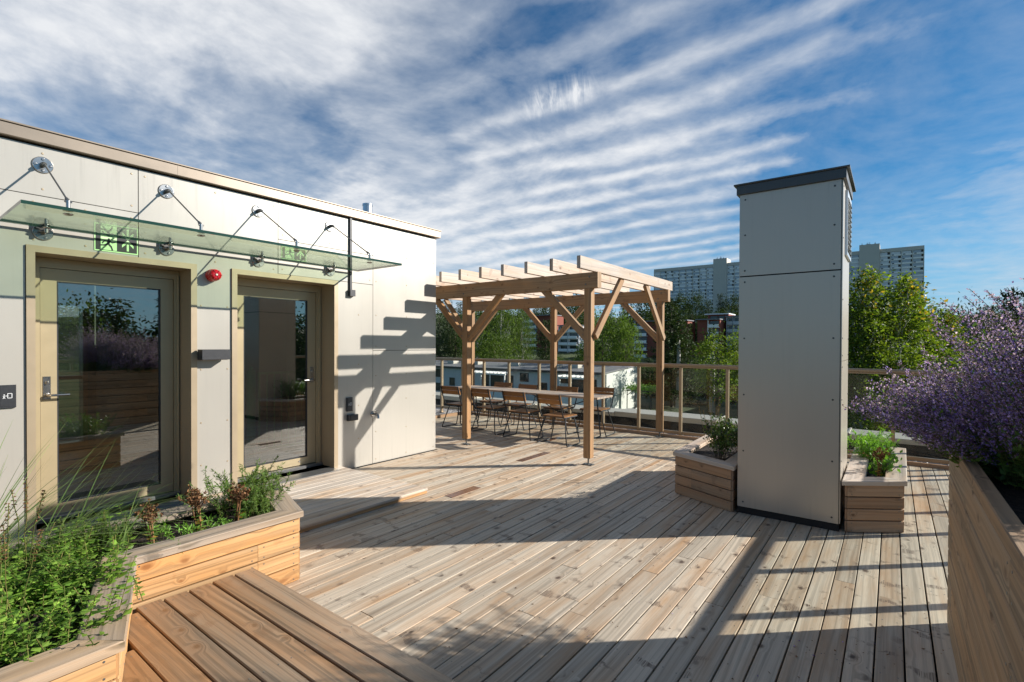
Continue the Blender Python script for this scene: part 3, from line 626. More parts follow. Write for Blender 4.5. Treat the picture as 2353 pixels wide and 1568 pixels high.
def tap():
    t = thing('garden_tap', 'chrome garden tap on the wall near the corner of the building', 'tap', (XW, 3.95, .62))
    mb = MB(); mb.disc((XW + .0005, 3.955, .625), (1, 0, 0), .042, .014, 24); mb.tube([(XW + .014, 3.955, .625), (XW + .07, 3.955, .625), (XW + .095, 3.955, .615), (XW + .105, 3.955, .575)], [.017, .017, .015, .013], 12); mb.build('spout', 'steel', t)
    h = MB(); h.tube([(XW + .055, 3.955, .64), (XW + .055, 3.955, .665)], .008, 8); h.box(XW + .045, XW + .065, 3.925, 3.985, .663, .673, 1, .003); h.build('tap_lever', 'steel', t)
tap()
def conduit():
    t = thing('cable_conduit', 'dark vertical cable duct running from the coping to a grey box', 'conduit', (XW, 3.63, 2.1))
    mb = MB(); mb.box(XW + .0005, XW + .022, 3.60, 3.632, 2.14, 2.999, 2, .003); mb.build('duct', 'black', t)
    b = MB(); b.box(XW + .0005, XW + .045, 3.588, 3.665, 2.066, 2.14, 2, .004); b.build('junction_box', 'black', t)
conduit()

# ------------------------------------------------------------------ pergola
def pergola():
    t = thing('pergola', 'timber pergola with pale rafters and diagonal braces over the table', 'pergola', (-5.05, 6.8, 0))
    XP = (-3.02, -5.075, -7.13); YF, YB = 5.583, 8.0
    for y in (YF, YB):
        for x in XP:
            p = MB(); p.plank((x, y, 1.145), (0, 0, 1), (1, 0, 0), (0, 1, 0), 2.11, .098, .098, .006); po = p.build('post', 'pergola', t)
            f = MB(); f.tube([(x, y, .006), (x, y, .092)], .011, 10); f.box(x - .065, x + .065, y - .045, y + .045, .001, .009, 0, .002)
            for dx in (-.048, .048): f.disc((x + dx, y, .009), (0, 0, 1), .009, .006, 6)
            f.box(x - .04, x + .04, y - .04, y + .04, .083, .089, 0, .001); f.build('post_foot', 'darksteel', po)
        b = MB(); b.plank((-5.115, y, 2.2985), (1, 0, 0), (0, 0, 1), (0, 1, 0), 4.47, .195, .098, .005); [b.disc((x + q, y - .049, 2.25 + w), (0, -1, 0), .011, .008, 8, 1) for x in XP for q, w in ((-.025, .0), (.025, .09))]; b.build('beam', ['pergola', 'darksteel'], t)
    for k in range(12):
        x = -2.928 - .378 * k; r = MB(); r.plank((x, 6.685, 2.469), (0, 1, 0), (0, 0, 1), (1, 0, 0), 3.07, .146, .048, .003); r.build('rafter', 'rafter', t)
    def brace(p, q, wide, thick, side):
        p, q = V3(p), V3(q); d = (q - p).normalized(); c = V3(side); b = MB(); b.plank((p + q) / 2, d, d.cross(c), c, (q - p).length, wide, thick, .004); [b.disc((p if e > 0 else q) + d * (e * .06) - c * (thick / 2), -c, .008, .006, 8, 1) for e in (1, -1)]; b.build('brace', ['pergola', 'darksteel'], t)
    for y in (YF, YB):
        for i, x in enumerate(XP):
            for s in (1, -1):
                if (i == 0 and s > 0) or (i == 2 and s < 0): continue
                brace((x + s * .03, y, 1.585), (x + s * .68, y, 2.235), .092, .06, (0, 1, 0))
    for i in (0, 2):
        x = XP[i] + (.03 if i == 0 else -.03)
        brace((x + .035, YF + .03, 1.60), (x + .035, YF + .80, 2.40), .092, .05, (1, 0, 0)); brace((x + .035, YB - .03, 1.60), (x + .035, YB - .80, 2.40), .092, .05, (1, 0, 0))
pergola()

# ------------------------------------------------------------------ balustrade, gravel, parapet
def balustrade(name, label, pts, axis):
    t = thing(name, label, 'balustrade', pts[0])
    ax = 0 if axis == 'x' else 1
    E = [V3((1, 0, 0)), V3((0, 1, 0))]; a = E[ax]; b = E[1 - ax]; fix = pts[0][1 - ax]
    vals = [p[ax] for p in pts]; lo, hi = min(vals), max(vals); L = hi - lo
    def P(v, w, z): return (v, fix + w, z) if ax == 0 else (fix + w, v, z)
    h = MB(); h.plank(P((lo + hi) / 2, 0, 1.172), a, b, (0, 0, 1), L + .05, .075, .046, .012); h.plank(P((lo + hi) / 2, 0, 1.139), a, b, (0, 0, 1), L + .04, .045, .02, .003); h.build('handrail', 'rail', t)
    sv = sorted(vals)
    for v in sv:
        p = MB(); p.plank(P(v, 0, .54), (0, 0, 1), a, b, 1.18, .042, .062, .004); p.plank(P(v, .0, -.045), (0, 0, 1), a, b, .012, .11, .11, .001); p.build('post', 'rail', t)
    for v0, v1 in zip(sv, sv[1:]):
        w = MB(); w.plank(P((v0 + v1) / 2, .012, .605), a, b, (0, 0, 1), v1 - v0 - .05, .008, 1.02, .0); w.build('glass_panel', 'railglass', t)
        r = MB(); r.plank(P((v0 + v1) / 2, .012, .068), a, b, (0, 0, 1), v1 - v0 - .044, .03, .05, .002); r.build('bottom_rail', 'rail', t)
YR = 8.175
balustrade('balustrade', 'long bronze railing with glass panels along the back edge of the deck', [(x, YR, 0) for x in (-9.55, -8.86, -8.19, -7.55, -6.93, -6.26, -5.515, -4.822, -4.13, -3.457, -2.739, -2.02, -1.33, -.65, .017, .70, 1.05)], 'x')
balustrade('balustrade', 'shorter bronze and glass railing behind the tall flower planter on the right', [(1.05, y, 0) for y in (7.95, 7.27, 6.58, 5.93, 5.24, 4.54, 3.84, 3.15, 2.46, 1.77, 1.08, .39, -.3, -1, -1.7)], 'y')
def gravel_strip():
    mb = MB()
    mb.add([(-10, 8.1, -.07), (1.55, 8.1, -.07), (1.55, 9.02, -.07), (-10, 9.02, -.07), (-10, 5.05, -.071), (-7.35, 5.05, -.071), (-7.35, 8.1, -.071), (-10, 8.1, -.071)], [[0, 1, 2, 3], [4, 5, 6, 7]])
    for k in range(4200):
        x, y = (rnd.uniform(-8.6, 1.5), rnd.uniform(8.11, 9.0)) if k < 3800 else (rnd.uniform(-9, -7.36), rnd.uniform(6, 8.1))
        r = rnd.uniform(.010, .024); z = -.066 + rnd.uniform(0, .02); c = (rnd.random() ** 1.5, 0, 0); an = rnd.uniform(0, 6)
        ca, sa = math.cos(an), math.sin(an); e = rnd.uniform(.6, 1.0)
        V = [(x + r * ca, y + r * sa, z), (x - r * e * sa, y + r * e * ca, z + r * .2), (x - r * ca, y - r * sa, z), (x + r * e * sa, y - r * e * ca, z - r * .1), (x + r * .2, y, z + r * .7)]
        mb.add(V, [[0, 1, 4], [1, 2, 4], [2, 3, 4], [3, 0, 4]], None, c)
    stuff(mb.build('gravel', 'gravel'), 'grey pebbles filling the gutter strip behind the glass railing', 'gravel')
gravel_strip()
def parapet():
    t = thing('parapet', 'low roof parapet with pale folded metal coping beyond the glass railing', 'parapet', (-3, 9.3, -.07))
    b = MB(); b.box(-10, 5, 9.06, 9.55, -.07, .115, 0, .0); b.build('parapet_wall', 'darkgap', t)
    c = MB(); x = -10
    for k in range(8):
        x2 = x + 1.9; dz = .0 if k % 3 else .022; c.box(x, x2 - .012, 9.02, 9.64, .108, .182 + dz, 0, .006); c.box(x2 - .03, x2 - .0, 9.03, 9.63, .182 + dz, .20 + dz, 1, .004); x = x2
    c.build('coping', 'parapet', t)
parapet()

# ------------------------------------------------------------------ ventilation shaft
def shaft():
    t = thing('ventilation_shaft', 'tall grey clad ventilation shaft with a dark cap standing on the deck', 'shaft', (-.71, 5.18, 0))
    x0, x1, y0, y1 = -1.10, -.324, 4.81, 5.56
    b = MB(); b.box(x0 + .008, x1 - .008, y0 + .008, y1 - .008, .0, 2.84, 2, .0); b.build('core', 'darkgap', t)
    p = MB()
    def plate(axis, a0, a1, z0, z1, at, out):
        q = [(a0, z0), (a1, z0), (a1, z1), (a0, z1)]
        p.prism(q, at - .009 if out > 0 else at, at if out > 0 else at + .009, axis, 0)
        for aa in (a0 + .045, a1 - .045):
            for z in ([z0 + .045, z1 - .045] + ([z0 + .5, z0 + 1.0, z0 + 1.5] if z1 - z0 > 1.2 else [z0 + .36])):
                c = (aa, at, z) if axis == 1 else (at, aa, z); p.disc(c, (0, out, 0) if axis == 1 else (out, 0, 0), .008, .003, 8, 1)
    plate(1, x0 + .004, x1 - .012, .062, 2.106, y0, -1); plate(1, x0 + .004, x1 - .012, 2.117, 2.836, y0, -1)
    plate(0, y0 + .012, y1 - .004, .062, 1.372, x1, 1); plate(0, y0 + .012, y1 - .004, 1.376, 2.836, x1, 1)
    plate(0, y0 + .012, y1 - .004, .062, 2.106, x0, -1); plate(0, y0 + .012, y1 - .004, 2.117, 2.836, x0, -1)
    plate(1, x0 + .004, x1 - .012, .062, 2.836, y1, 1); p.build('cladding', ['shaft', 'capmetal'], t)
    c = MB(); c.box(x0 - .02, x1 + .022, y0 - .02, y1 + .02, 2.838, 2.918, 0, .002); c.box(x0 - .042, x1 + .045, y0 - .034, y1 + .05, 2.918, 2.932, 0, .003); c.build('cap', 'capmetal', t)
    l = MB(); ya, yb, za, zb = 5.03, 5.50, 2.26, 2.80
    ring(l, ya, yb, za, zb, .03, x1 + .0005, x1 + .018, 0, True)
    for k in range(11): l.plank((x1 + .012, (ya + yb) / 2, za + .055 + k * .043), (0, 1, 0), (.75, 0, -.66), (.66, 0, .75), yb - ya - .05, .034, .003, .0005)
    l.build('louvre', 'galv', t)
shaft()
# ================================================================== PLANTERS AND BENCH
def offset(poly, w):
    n = len(poly); out = []
    for i in range(n):
        p0, p1, p2 = V3((*poly[i - 1], 0)), V3((*poly[i], 0)), V3((*poly[(i + 1) % n], 0))
        d1, d2 = (p1 - p0).normalized(), (p2 - p1).normalized(); n1, n2 = V3((-d1.y, d1.x, 0)), V3((-d2.y, d2.x, 0))
        b = (n1 + n2); b = b / max(.25, b.dot(n1)) if b.length > 1e-6 else n1
        q = p1 + b * w; out.append((q.x, q.y))
    return out
def strip(mb, P, Q, Qi, Pi, z0, z1):
    ou, ov = rnd.uniform(0, 60), rnd.uniform(0, 40); tone = (rnd.random(), rnd.random(), rnd.uniform(0, 20))
    P, Q, Qi, Pi = [V3((*k, 0)) for k in (P, Q, Qi, Pi)]; d = (Q - P).normalized(); nn = V3((-d.y, d.x, 0))
    T = lambda k: (ou + (k - P).dot(d), ov + (k - P).dot(nn)); pts = [P, Q, Qi, Pi]; n = 4
    e = .004; ins = [P + nn * e, Q + nn * e, Qi - nn * e, Pi - nn * e]
    V = [(k.x, k.y, z0) for k in pts] + [(k.x, k.y, z1 - e) for k in pts] + [(k.x, k.y, z1) for k in ins]; F = []; UV = []
    for i in range(4):
        j = (i + 1) % 4; u0, u1 = T(pts[i]), T(pts[j])
        F.append([i, j, j + 4, i + 4]); UV.append([u0, u1, (u1[0], u1[1] + (z1 - z0)), (u0[0], u0[1] + (z1 - z0))])
        F.append([i + 4, j + 4, j + 8, i + 8]); UV.append([u0, u1, T(ins[j]), T(ins[i])])
    F += [[3, 2, 1, 0], [8, 9, 10, 11]]; UV += [[T(pts[k]) for k in (3, 2, 1, 0)], [T(k) for k in ins]]
    mb.add(V, F, UV, tone)
def planter(name, label, poly, h, capw, nb, wallmat, capmat, over=.02, soil_z=None, caph=.036, skip=()):
    cx, cy = sum(p[0] for p in poly) / len(poly), sum(p[1] for p in poly) / len(poly)
    t = thing(name, label, 'planter', (cx, cy, 0)); n = len(poly); inner = offset(poly, capw); wo = offset(poly, over + .011)
    c = MB()
    for i in range(n): strip(c, poly[i], poly[(i + 1) % n], inner[(i + 1) % n], inner[i], h - caph, h)
    c.build('capping', capmat, t)
    for i in range(n):
        if i in skip: continue
        P, Q = V3((*wo[i], 0)), V3((*wo[(i + 1) % n], 0)); d = (Q - P); L = d.length; d.normalize(); nn = V3((-d.y, d.x, 0)); w = MB(); hb = (h - caph) / nb
        cut = rnd.uniform(.3, .75) * L
        for k in range(nb):
            z = hb * (k + .5); seg = [(0, L)] if L < 1.3 and k != 1 and k != 2 or L < .6 else ([(0, cut), (cut, L)] if L < 2.5 else [(j * L / 3 + .2 * (k % 2), min(L, (j + 1) * L / 3 + .2 * (k % 2))) if j < 2 else (j * L / 3 + .2 * (k % 2), L) for j in range(3)] + ([(0, .2)] if k % 2 else []))
            if L < 2.5 and k in (0, 3): seg = [(0, L)]
            for a, b in seg: w.plank(P + d * ((a + b) / 2) + V3((0, 0, z)), d, (0, 0, 1), nn, b - a - .002, hb - (.007 if h < .9 else .009), .022, .004)
            for a, b in seg:
                for e in (a + .035, b - .035):
                    for q in (-.3, .3): w.disc(P + d * e - nn * .011 + V3((0, 0, z + q * hb)), -nn, .0045, .001, 6, 1)
        w.build('side_panel', [wallmat, 'darksteel'], t)
    b = MB(); bi = offset(poly, over + .024); zs = soil_z or h - .06
    b.prism(bi, .0, zs - .01, 2); b.build('liner', 'darkgap', t)
    s = MB(); si = offset(poly, over + .025); m_ = len(si)
    V = [(*p, zs) for p in si]; s.add(V, [list(range(m_))]); s.build('soil', 'soil', t)
    return t
LP = [(-2.965, 1.737), (-3.69, 1.962), (-3.69, -1.5), (-2.10, -1.5), (-2.17, .59), (-2.965, .856)]
planter('corner_planter', 'angular low planter of bright pine boards beside the bench in the foreground', LP, .440, .145, 4, 'pine', 'cap', .018, .365)
planter('shaft_planter', 'low timber planter with a dark leafy shrub left of the ventilation shaft', [(-1.765, 5.045), (-1.112, 4.745), (-1.112, 6.25), (-1.79, 6.25)], .42, .13, 4, 'planter', 'rafter', .018, .36)
planter('shaft_planter', 'low timber planter with bright green plants right of the ventilation shaft', [(-.312, 4.785), (.105, 5.085), (.125, 6.75), (-.312, 6.75)], .42, .145, 4, 'planter', 'rafter', .018, .36)
planter('tall_planter', 'chest high timber planter full of purple flowers on the right', [(.25, -1.7), (.98, -1.7), (.98, 3.6), (.25, 3.6)][::1], 1.0, .05, 7, 'bigplanter', 'bigplanter', .0, .92, .05)
def bench():
    t = thing('bench', 'low wide bench of brown planks built against the pine planter', 'bench', (-2, .7, 0)); mb = MB(); k = 0
    while True:
        y1 = 1.414 - .1148 * k; y0 = y1 - .1075; ym = (y0 + y1) / 2
        if y1 < -1.3: break
        x0 = -2.94 if y0 > .86 else (-2.95 + max(0, .86 - y1) * (.785 / .265) if y1 > .60 else -2.14)
        mb.plank(((x0 - 1.0) / 2 + rnd.uniform(-.0, .0), ym, .186 + rnd.uniform(-.001, .001)), (1, 0, 0), (0, 1, 0), (0, 0, 1), -1.0 - x0, .1075, .028, .004)
        for xx in (x0 + .05, (x0 - 1) / 2, -1.06):
            for q in (-.03, .03): mb.disc((xx, ym + q, .2), (0, 0, 1), .0035, .0008, 6, 1)
        k += 1
    mb.build('seat_boards', ['bench', 'darksteel'], t)
    s = MB(); s.box(-2.9, -1.02, 1.37, 1.392, .002, .17, 0, .003); s.box(-1.04, -1.015, -1.25, 1.366, .002, .17, 1, .003); s.build('apron', 'bench', t)
bench()

# ================================================================== TABLE AND CHAIRS
def table():
    t = thing('dining_table', 'long weathered plank table with black steel legs under the pergola', 'table', (-5.08, 7.1, 0))
    mb = MB(); y = 6.85
    for k in range(5): mb.plank((-5.08, y + .052, .681), (1, 0, 0), (0, 1, 0), (0, 0, 1), 3.04, .1, .03, .003); y += .1065
    mb.build('tabletop', 'tablewood', t)
    for x in (-6.4, -3.78):
        l = MB()
        l.tube([(x - .03, 6.92, .66), (x + .01, 6.86, .03), (x + .015, 6.88, .012), (x + .015, 7.35, .012), (x + .01, 7.37, .03), (x - .03, 7.31, .66)], .0115, 8); l.tube([(x - .03, 6.88, .655), (x - .03, 7.35, .655)], .0115, 8); l.build('leg_frame', 'blackframe', t)
    b = MB(); b.tube([(-3.80, 7.1, .645), (-4.45, 7.1, .40), (-4.95, 7.1, .655)], .008, 6); b.tube([(-6.38, 7.1, .645), (-5.75, 7.1, .40), (-5.2, 7.1, .655)], .008, 6); b.tube([(-3.77, 7.1, .3), (-4.45, 7.1, .40)], .008, 6); b.build('brace', 'blackframe', t)
table()
def chair_proto():
    t = thing('chair', 'x', 'chair', (0, 0, 0))
    s = MB(); y = -.165
    for k in range(4): s.plank((0, y + .046, .428), (1, 0, 0), (0, 1, 0), (0, 0, 1), .375, .09, .018, .004); y += .0945
    s.build('seat', 'chairwood', t)
    bk = MB()
    for k in range(2):
        z = .652 + .074 * k; yy = -.268 - .0235 * k * 1.0; bk.plank((0, yy + .012, z), (1, 0, 0), (0, -.30, .955), (0, .955, .30), .415, .072, .016, .004)
    bk.build('backrest', 'chairwood', t)
    for sg in (-1, 1):
        f = MB(); f.tube([(sg * .2, -.318, .765), (sg * .2, -.245, .555), (sg * .196, -.205, .455), (sg * .193, -.17, .418), (sg * .19, -.12, .412), (sg * .19, .20, .412)], .0105, 8); f.build('back_frame', 'blackframe', t)
        l = MB(); l.tube([(sg * .175, -.10, .408), (sg * .215, -.16, .22), (sg * .262, -.205, .03), (sg * .266, -.195, .0115), (sg * .27, -.15, .0105), (sg * .268, .13, .0105), (sg * .266, .165, .014), (sg * .262, .175, .03), (sg * .21, .165, .22), (sg * .175, .14, .408)], .0088, 8); l.build('leg', 'blackframe', t)
    for yy, rr in ((.195, .0105), (-.1, .009)): r = MB(); r.tube([(-.19, yy, .412), (.19, yy, .412)], rr, 8); r.build('seat_rail', 'blackframe', t)
    return t
ch0 = chair_proto(); first = True
CH = [(-6.19, 6.66, .02, 'chair nearest the building corner, leftmost on the near side of the table'),
      (-5.46, 6.63, -.03, 'chair on the near side of the table, half hidden behind the left front pergola post'),
      (-4.73, 6.57, .03, 'chair on the near side of the table, second from the right end'),
      (-4.03, 6.52, -.02, 'chair on the near side of the table beside the tall front pergola post'),
      (-6.02, 7.40, math.pi + .02, 'chair on the far side of the table, leftmost by the glass railing'),
      (-5.36, 7.27, math.pi - .04, 'chair on the far side of the table, second from the left'),
      (-4.55, 7.36, math.pi + .03, 'chair on the far side of the table, third from the left'),
      (-3.98, 7.60, math.pi + .05, 'chair pulled back on the far side at the right end of the table')]
for (x, y, rz, lb) in CH:
    if first: ch0.location = (x, y, 0); ch0.rotation_euler.z = rz; ch0['label'] = lb; ch0['group'] = 'chairs around the table'; first = False
    else: dup(ch0, (x, y, 0), rz, lb)

# ================================================================== PLANTS
def rv(s=1.): return V3((rnd.gauss(0, s), rnd.gauss(0, s), rnd.gauss(0, s)))
def tn(): return (rnd.random(), rnd.random(), 0)
def blade(mb, p, d, l, w, droop, c, n=5, m=0):
    p = V3(p); d = V3(d).normalized(); side = d.cross(V3((0, 0, 1))); side = side.normalized() if side.length > .01 else V3((1, 0, 0)); V = []; 
    for i in range(n + 1):
        k = i / n; ww = w * (1 - k ** 1.5) * .5 + .0003; V += [p + side * ww, p - side * ww]; d = (d + V3((0, 0, -droop / n))).normalized(); p = p + d * (l / n)
    mb.add(V, [[2 * i, 2 * i + 1, 2 * i + 3, 2 * i + 2] for i in range(n)], None, c, True, m)
def mint():
    t = thing('mint_plant', 'x', 'plant'); mb = MB(); st = MB()
    for k in range(12):
        p = V3((rnd.gauss(0, .06), rnd.gauss(0, .06), 0)); d = V3((rnd.gauss(0, .3), rnd.gauss(0, .3), 1)).normalized(); H = rnd.uniform(.08, .24); pts = [p]; n = int(H / .02)
        for i in range(n):
            d = (d + rv(.07)).normalized(); p = p + d * .02; pts.append(p); an = i * 1.571 + rnd.uniform(-.3, .3)
            for s in (0, math.pi):
                o = V3((math.cos(an + s), math.sin(an + s), rnd.uniform(-.1, .5))); l = rnd.uniform(.024, .046) * (.6 if i > n - 3 else 1) * (.75 if i < 2 else 1); mb.leaf(p, o, V3((0, 0, 1)) + rv(.25), l, l * .72, tn(), 0, .12)
        st.tube([pts[0], pts[len(pts) // 2], pts[-1]], .0016, 4, 0, False, tn())
    mb.build('leaves', 'leaf_mint', t); st.build('stem', 'stem', t); return t
def nepeta(seed, H=.55, lean=(0, 0), nst=16, fl=1., sp=.42):
    t = thing('catmint_plant', 'x', 'plant'); a, b, c = MB(), MB(), MB()
    for k in range(nst):
        p = V3((rnd.gauss(0, .05), rnd.gauss(0, .05), 0)); d = V3((rnd.gauss(lean[0], sp), rnd.gauss(lean[1], sp), 1)).normalized(); L = H * rnd.uniform(.75, 1.2); n = int(L / .022); pts = [p]
        for i in range(n):
            f = i / n; d = (d + rv(.035) + V3((0, 0, -.006 - .016 * f))).normalized(); d.z = max(d.z, .16); d.normalize(); p = p + d * .022; pts.append(p.copy())
            if f < .36:
                if i % 2 == 0:
                    for q in range(2): o = rv(1); o.z = abs(o.z) * .4; l = rnd.uniform(.022, .045); a.leaf(p, o, V3((0, 0, 1)) + rv(.3), l, l * .65, tn(), 0, .1)
            elif fl:
                if i % 4 == 0: o = rv(1); l = rnd.uniform(.016, .03); a.leaf(p, o, V3((0, 0, 1)) + rv(.4), l, l * .5, tn(), 0, .1)
                for q in range(9 if i % 2 == 0 else 3):
                    o = rv(1); o = (o - d * o.dot(d)).normalized() + d * .6; l = rnd.uniform(.006, .0135); tt = tn(); b.leaf(p + rv(.006), o, rv(1), l, l * .7, tt, 0 if rnd.random() < .66 else 1, .1)
        c.tube(pts[::max(1, n // 6)] + [pts[-1]], .0013, 4, 0, False, tn())
    a.build('leaves', 'leaf_nepeta', t); b.build('flowers', ['purple', 'calyx'], t); c.build('stem', 'stem', t); return t
def grass_tuft(H=.55, n=70, lean=(.0, .0), w=.006):
    t = thing('ornamental_grass', 'x', 'grass'); mb = MB()
    for k in range(n):
        d = V3((rnd.gauss(lean[0], .35), rnd.gauss(lean[1], .35), 1)); blade(mb, (rnd.gauss(0, .035), rnd.gauss(0, .035), 0), d, H * rnd.uniform(.6, 1.25), w * rnd.uniform(.6, 1.2), rnd.uniform(.15, 1.3), tn(), 7)
    mb.build('foliage', 'leaf_grass', t); return t
def seed_stalks(H=.42, n=5):
    t = thing('seed_stalk', 'x', 'plant')
    for k in range(n):
        a, b = MB(), MB(); p = V3((rnd.gauss(0, .03), rnd.gauss(0, .03), 0)); d = V3((rnd.gauss(0, .12), rnd.gauss(0, .12), 1)).normalized(); L = H * rnd.uniform(.8, 1.15); pts = [p + d * (L * i / 6) + rv(.003) for i in range(7)]; a.tube(pts, .0017, 5, 0, False, tn())
        for i in range(9):
            q = p + d * L * (.72 + .035 * i)
            for j in range(5): o = rv(1); o.z *= .4; b.leaf(q, o, rv(1), .011, .006, tn())
        a.build('stem', 'stem', t); b.build('seed_head', 'dry', t)
    return t
def sedum(H=.24):
    t = thing('dried_sedum', 'x', 'plant'); a, c = MB(), MB()
    for k in range(4):
        b = MB(); p = V3((rnd.gauss(0, .012), rnd.gauss(0, .012), 0)); d = V3((rnd.gauss(0, .14), rnd.gauss(0, .14), 1)).normalized(); top = p + d * H * rnd.uniform(.75, 1); a.tube([p, (p + top) / 2 + rv(.004), top], [.005, .004, .003], 6, 0, False, tn())
        for j in range(16):
            q = top + V3((rnd.gauss(0, .028), rnd.gauss(0, .028), rnd.gauss(.0, .014))); a.tube([top - d * .05, q], .0012, 3, 0, False, tn())
            for i in range(7): b.leaf(q, rv(1), rv(1), .013, .010, tn())
        for j in range(5): o = rv(1); o.z = .1; c.leaf(p + d * H * rnd.uniform(.0, .45), o, (0, 0, 1), rnd.uniform(.03, .05), .028, tn(), 0 if rnd.random() < .7 else 1)
        b.build('seed_head', 'dry', t)
    a.build('stem', 'dry', t); c.build('leaves', ['leaf_bright', 'leaf_yellow'], t); return t
def feathery(H=.32, n=16, mt='leaf_fern', R=.12, ll=.03):
    t = thing('feathery_plant', 'x', 'plant'); a, b = MB(), MB()
    for k in range(n):
        p = V3((rnd.gauss(0, R * .4), rnd.gauss(0, R * .4), 0)); d = V3((rnd.gauss(0, .35), rnd.gauss(0, .35), 1)).normalized(); L = H * rnd.uniform(.6, 1.1); pts = [p]; m_ = int(L / .011)
        for i in range(m_):
            d = (d + rv(.06)).normalized(); p = p + d * .011; pts.append(p)
            if i > 3:
                for q in range(4): o = rv(1) + d * .6; l = ll * rnd.uniform(.5, 1.1); a.leaf(p, o, rv(1), l, l * .2, tn())
        b.tube(pts[::max(1, m_ // 5)], .0014, 4, 0, False, tn())
    a.build('leaves', mt, t); b.build('stem', 'stem', t); return t
def shrub(R=.3, H=.42, n=900, mt='leaf_shrub', l0=.035, name='leafy_shrub', cat='shrub'):
    t = thing(name, 'x', cat); a, b = MB(), MB()
    for k in range(26):
        d = V3((rnd.gauss(0, .6), rnd.gauss(0, .6), rnd.uniform(.5, 1.2))).normalized(); L = H * rnd.uniform(.5, 1.05); p = V3((rnd.gauss(0, R * .15), rnd.gauss(0, R * .15), 0)); tip = p + V3((d.x * R, d.y * R, 0)) * rnd.uniform(.6, 1.1) + V3((0, 0, L)); mid = (p + tip) / 2 + rv(.02) + V3((0, 0, .04)); b.tube([p, mid, tip], .003, 4, 0, False, tn())
        for j in range(n // 26):
            f = rnd.uniform(.25, 1); q = (p * (1 - f) ** 2 + mid * 2 * f * (1 - f) + tip * f * f) + rv(.028); o = rv(1) + (tip - p).normalized() * .6; l = l0 * rnd.uniform(.6, 1.2); a.leaf(q, o, V3((0, 0, 1)) + rv(.6), l, l * .55, tn(), 0, .12)
    a.build('leaves', mt, t); b.build('branch', 'bark', t); return t
def in_left(x, y, e=.17):
    if x < -3.69 + e or y < -1.4: return False
    if y > .80: return x < -2.965 - e and y < 1.93 + (x + 3.69) * -.31 - e
    if y > .59 - .1: return x < -2.965 - e + (.856 - y) * 2.9
    return x < -2.13 - e
ZS = .365
MINTS = [mint() for _ in range(3)]; used = [False] * 3
def put(protos, used, loc, label, group=None, sc=1., rz=None):
    k = rnd.randrange(len(protos)); rz = rnd.uniform(0, 6.28) if rz is None else rz
    if not used[k]: used[k] = True; o = protos[k]; o.location = loc; o.rotation_euler.z = rz; o.scale = (sc,) * 3; o['label'] = label
    else: o = dup(protos[k], loc, rz, label, sc)
    if group: o['group'] = group
    return o
cnt = 0; tries = 0
while cnt < 95 and tries < 6000:
    tries += 1; x, y = rnd.uniform(-3.55, -2.2), rnd.uniform(-.75, 1.0)
    if not in_left(x, y, .15) or (y > .72 and x > -3.3) or (y > .45 and x < -3.45): continue
    put(MINTS, used, (x, y, ZS), 'bushy green mint plant growing in the low pine planter', 'mint plants in the low pine planter', rnd.uniform(.65, 1.15)); cnt += 1
g1 = grass_tuft(.80, 110, (.30, .55), .009); g1.location = (-3.42, .30, ZS); g1['label'] = 'arching green ornamental grass at the left edge in front of the left door'
g2 = grass_tuft(.62, 80, (.25, .75), .009); g2.location = (-3.46, .62, ZS); g2['label'] = 'smaller tuft of grass leaning to the right in front of the door grating'
g3 = grass_tuft(.40, 40, (.4, .3), .008); g3.location = (-3.30, .85, ZS); g3['label'] = 'short broad bladed grass beside the dried flower heads'
s1 = seed_stalks(); s1.location = (-3.05, .10, ZS); s1['label'] = 'thin brown seed stalks rising from the mint at the far left'
s2 = dup(s1, (-3.12, .42, ZS), 1.3, 'pair of taller seed stalks standing above the grass in front of the door', 1.1)
s3 = dup(s1, (-2.62, .33, ZS), 2.1, 'seed stalks nearest the diagonal planter edge', .95)
e1 = sedum(); e1.location = (-3.24, 1.02, ZS); e1['label'] = 'small dried sedum head left of the taller ones in the pine planter'
e2 = dup(e1, (-3.30, 1.27, ZS), 1.0, 'large brown dried sedum standing alone in the middle of the pine planter', 1.1)
e3 = dup(e1, (-3.22, 1.44, ZS), 2.2, 'brown dried sedum touching the feathery green plant', 1.08)
f1 = feathery(.34, 22, 'leaf_fern', .16, .034); f1.location = (-3.46, 1.52, ZS); f1['label'] = 'feathery green plant at the left of the clump near the right door'
f2_ = feathery(.30, 20, 'leaf_fern', .14, .030); f2_.location = (-3.36, 1.64, ZS); f2_['label'] = 'feathery green plant in the right corner of the pine planter'
dup(f1, (-3.50, 1.70, ZS), 2., 'feathery green plant at the back of the clump by the right door', 1.0)
dup(f2_, (-3.22, 1.60, ZS), 1., 'low feathery green plant behind the front capping board', .7)
low = feathery(.10, 16, 'leaf_bright', .22, .035); low.location = (-3.20, 1.14, ZS); low['label'] = 'low yellow green seedlings between the dried sedum heads'
dup(low, (-3.38, 1.10, ZS), 1.2, 'low green seedlings beside the back board of the pine planter', .9); dup(low, (-3.22, 1.36, ZS), 2.2, 'patch of low green leaves at the foot of the largest dried sedum', .8)
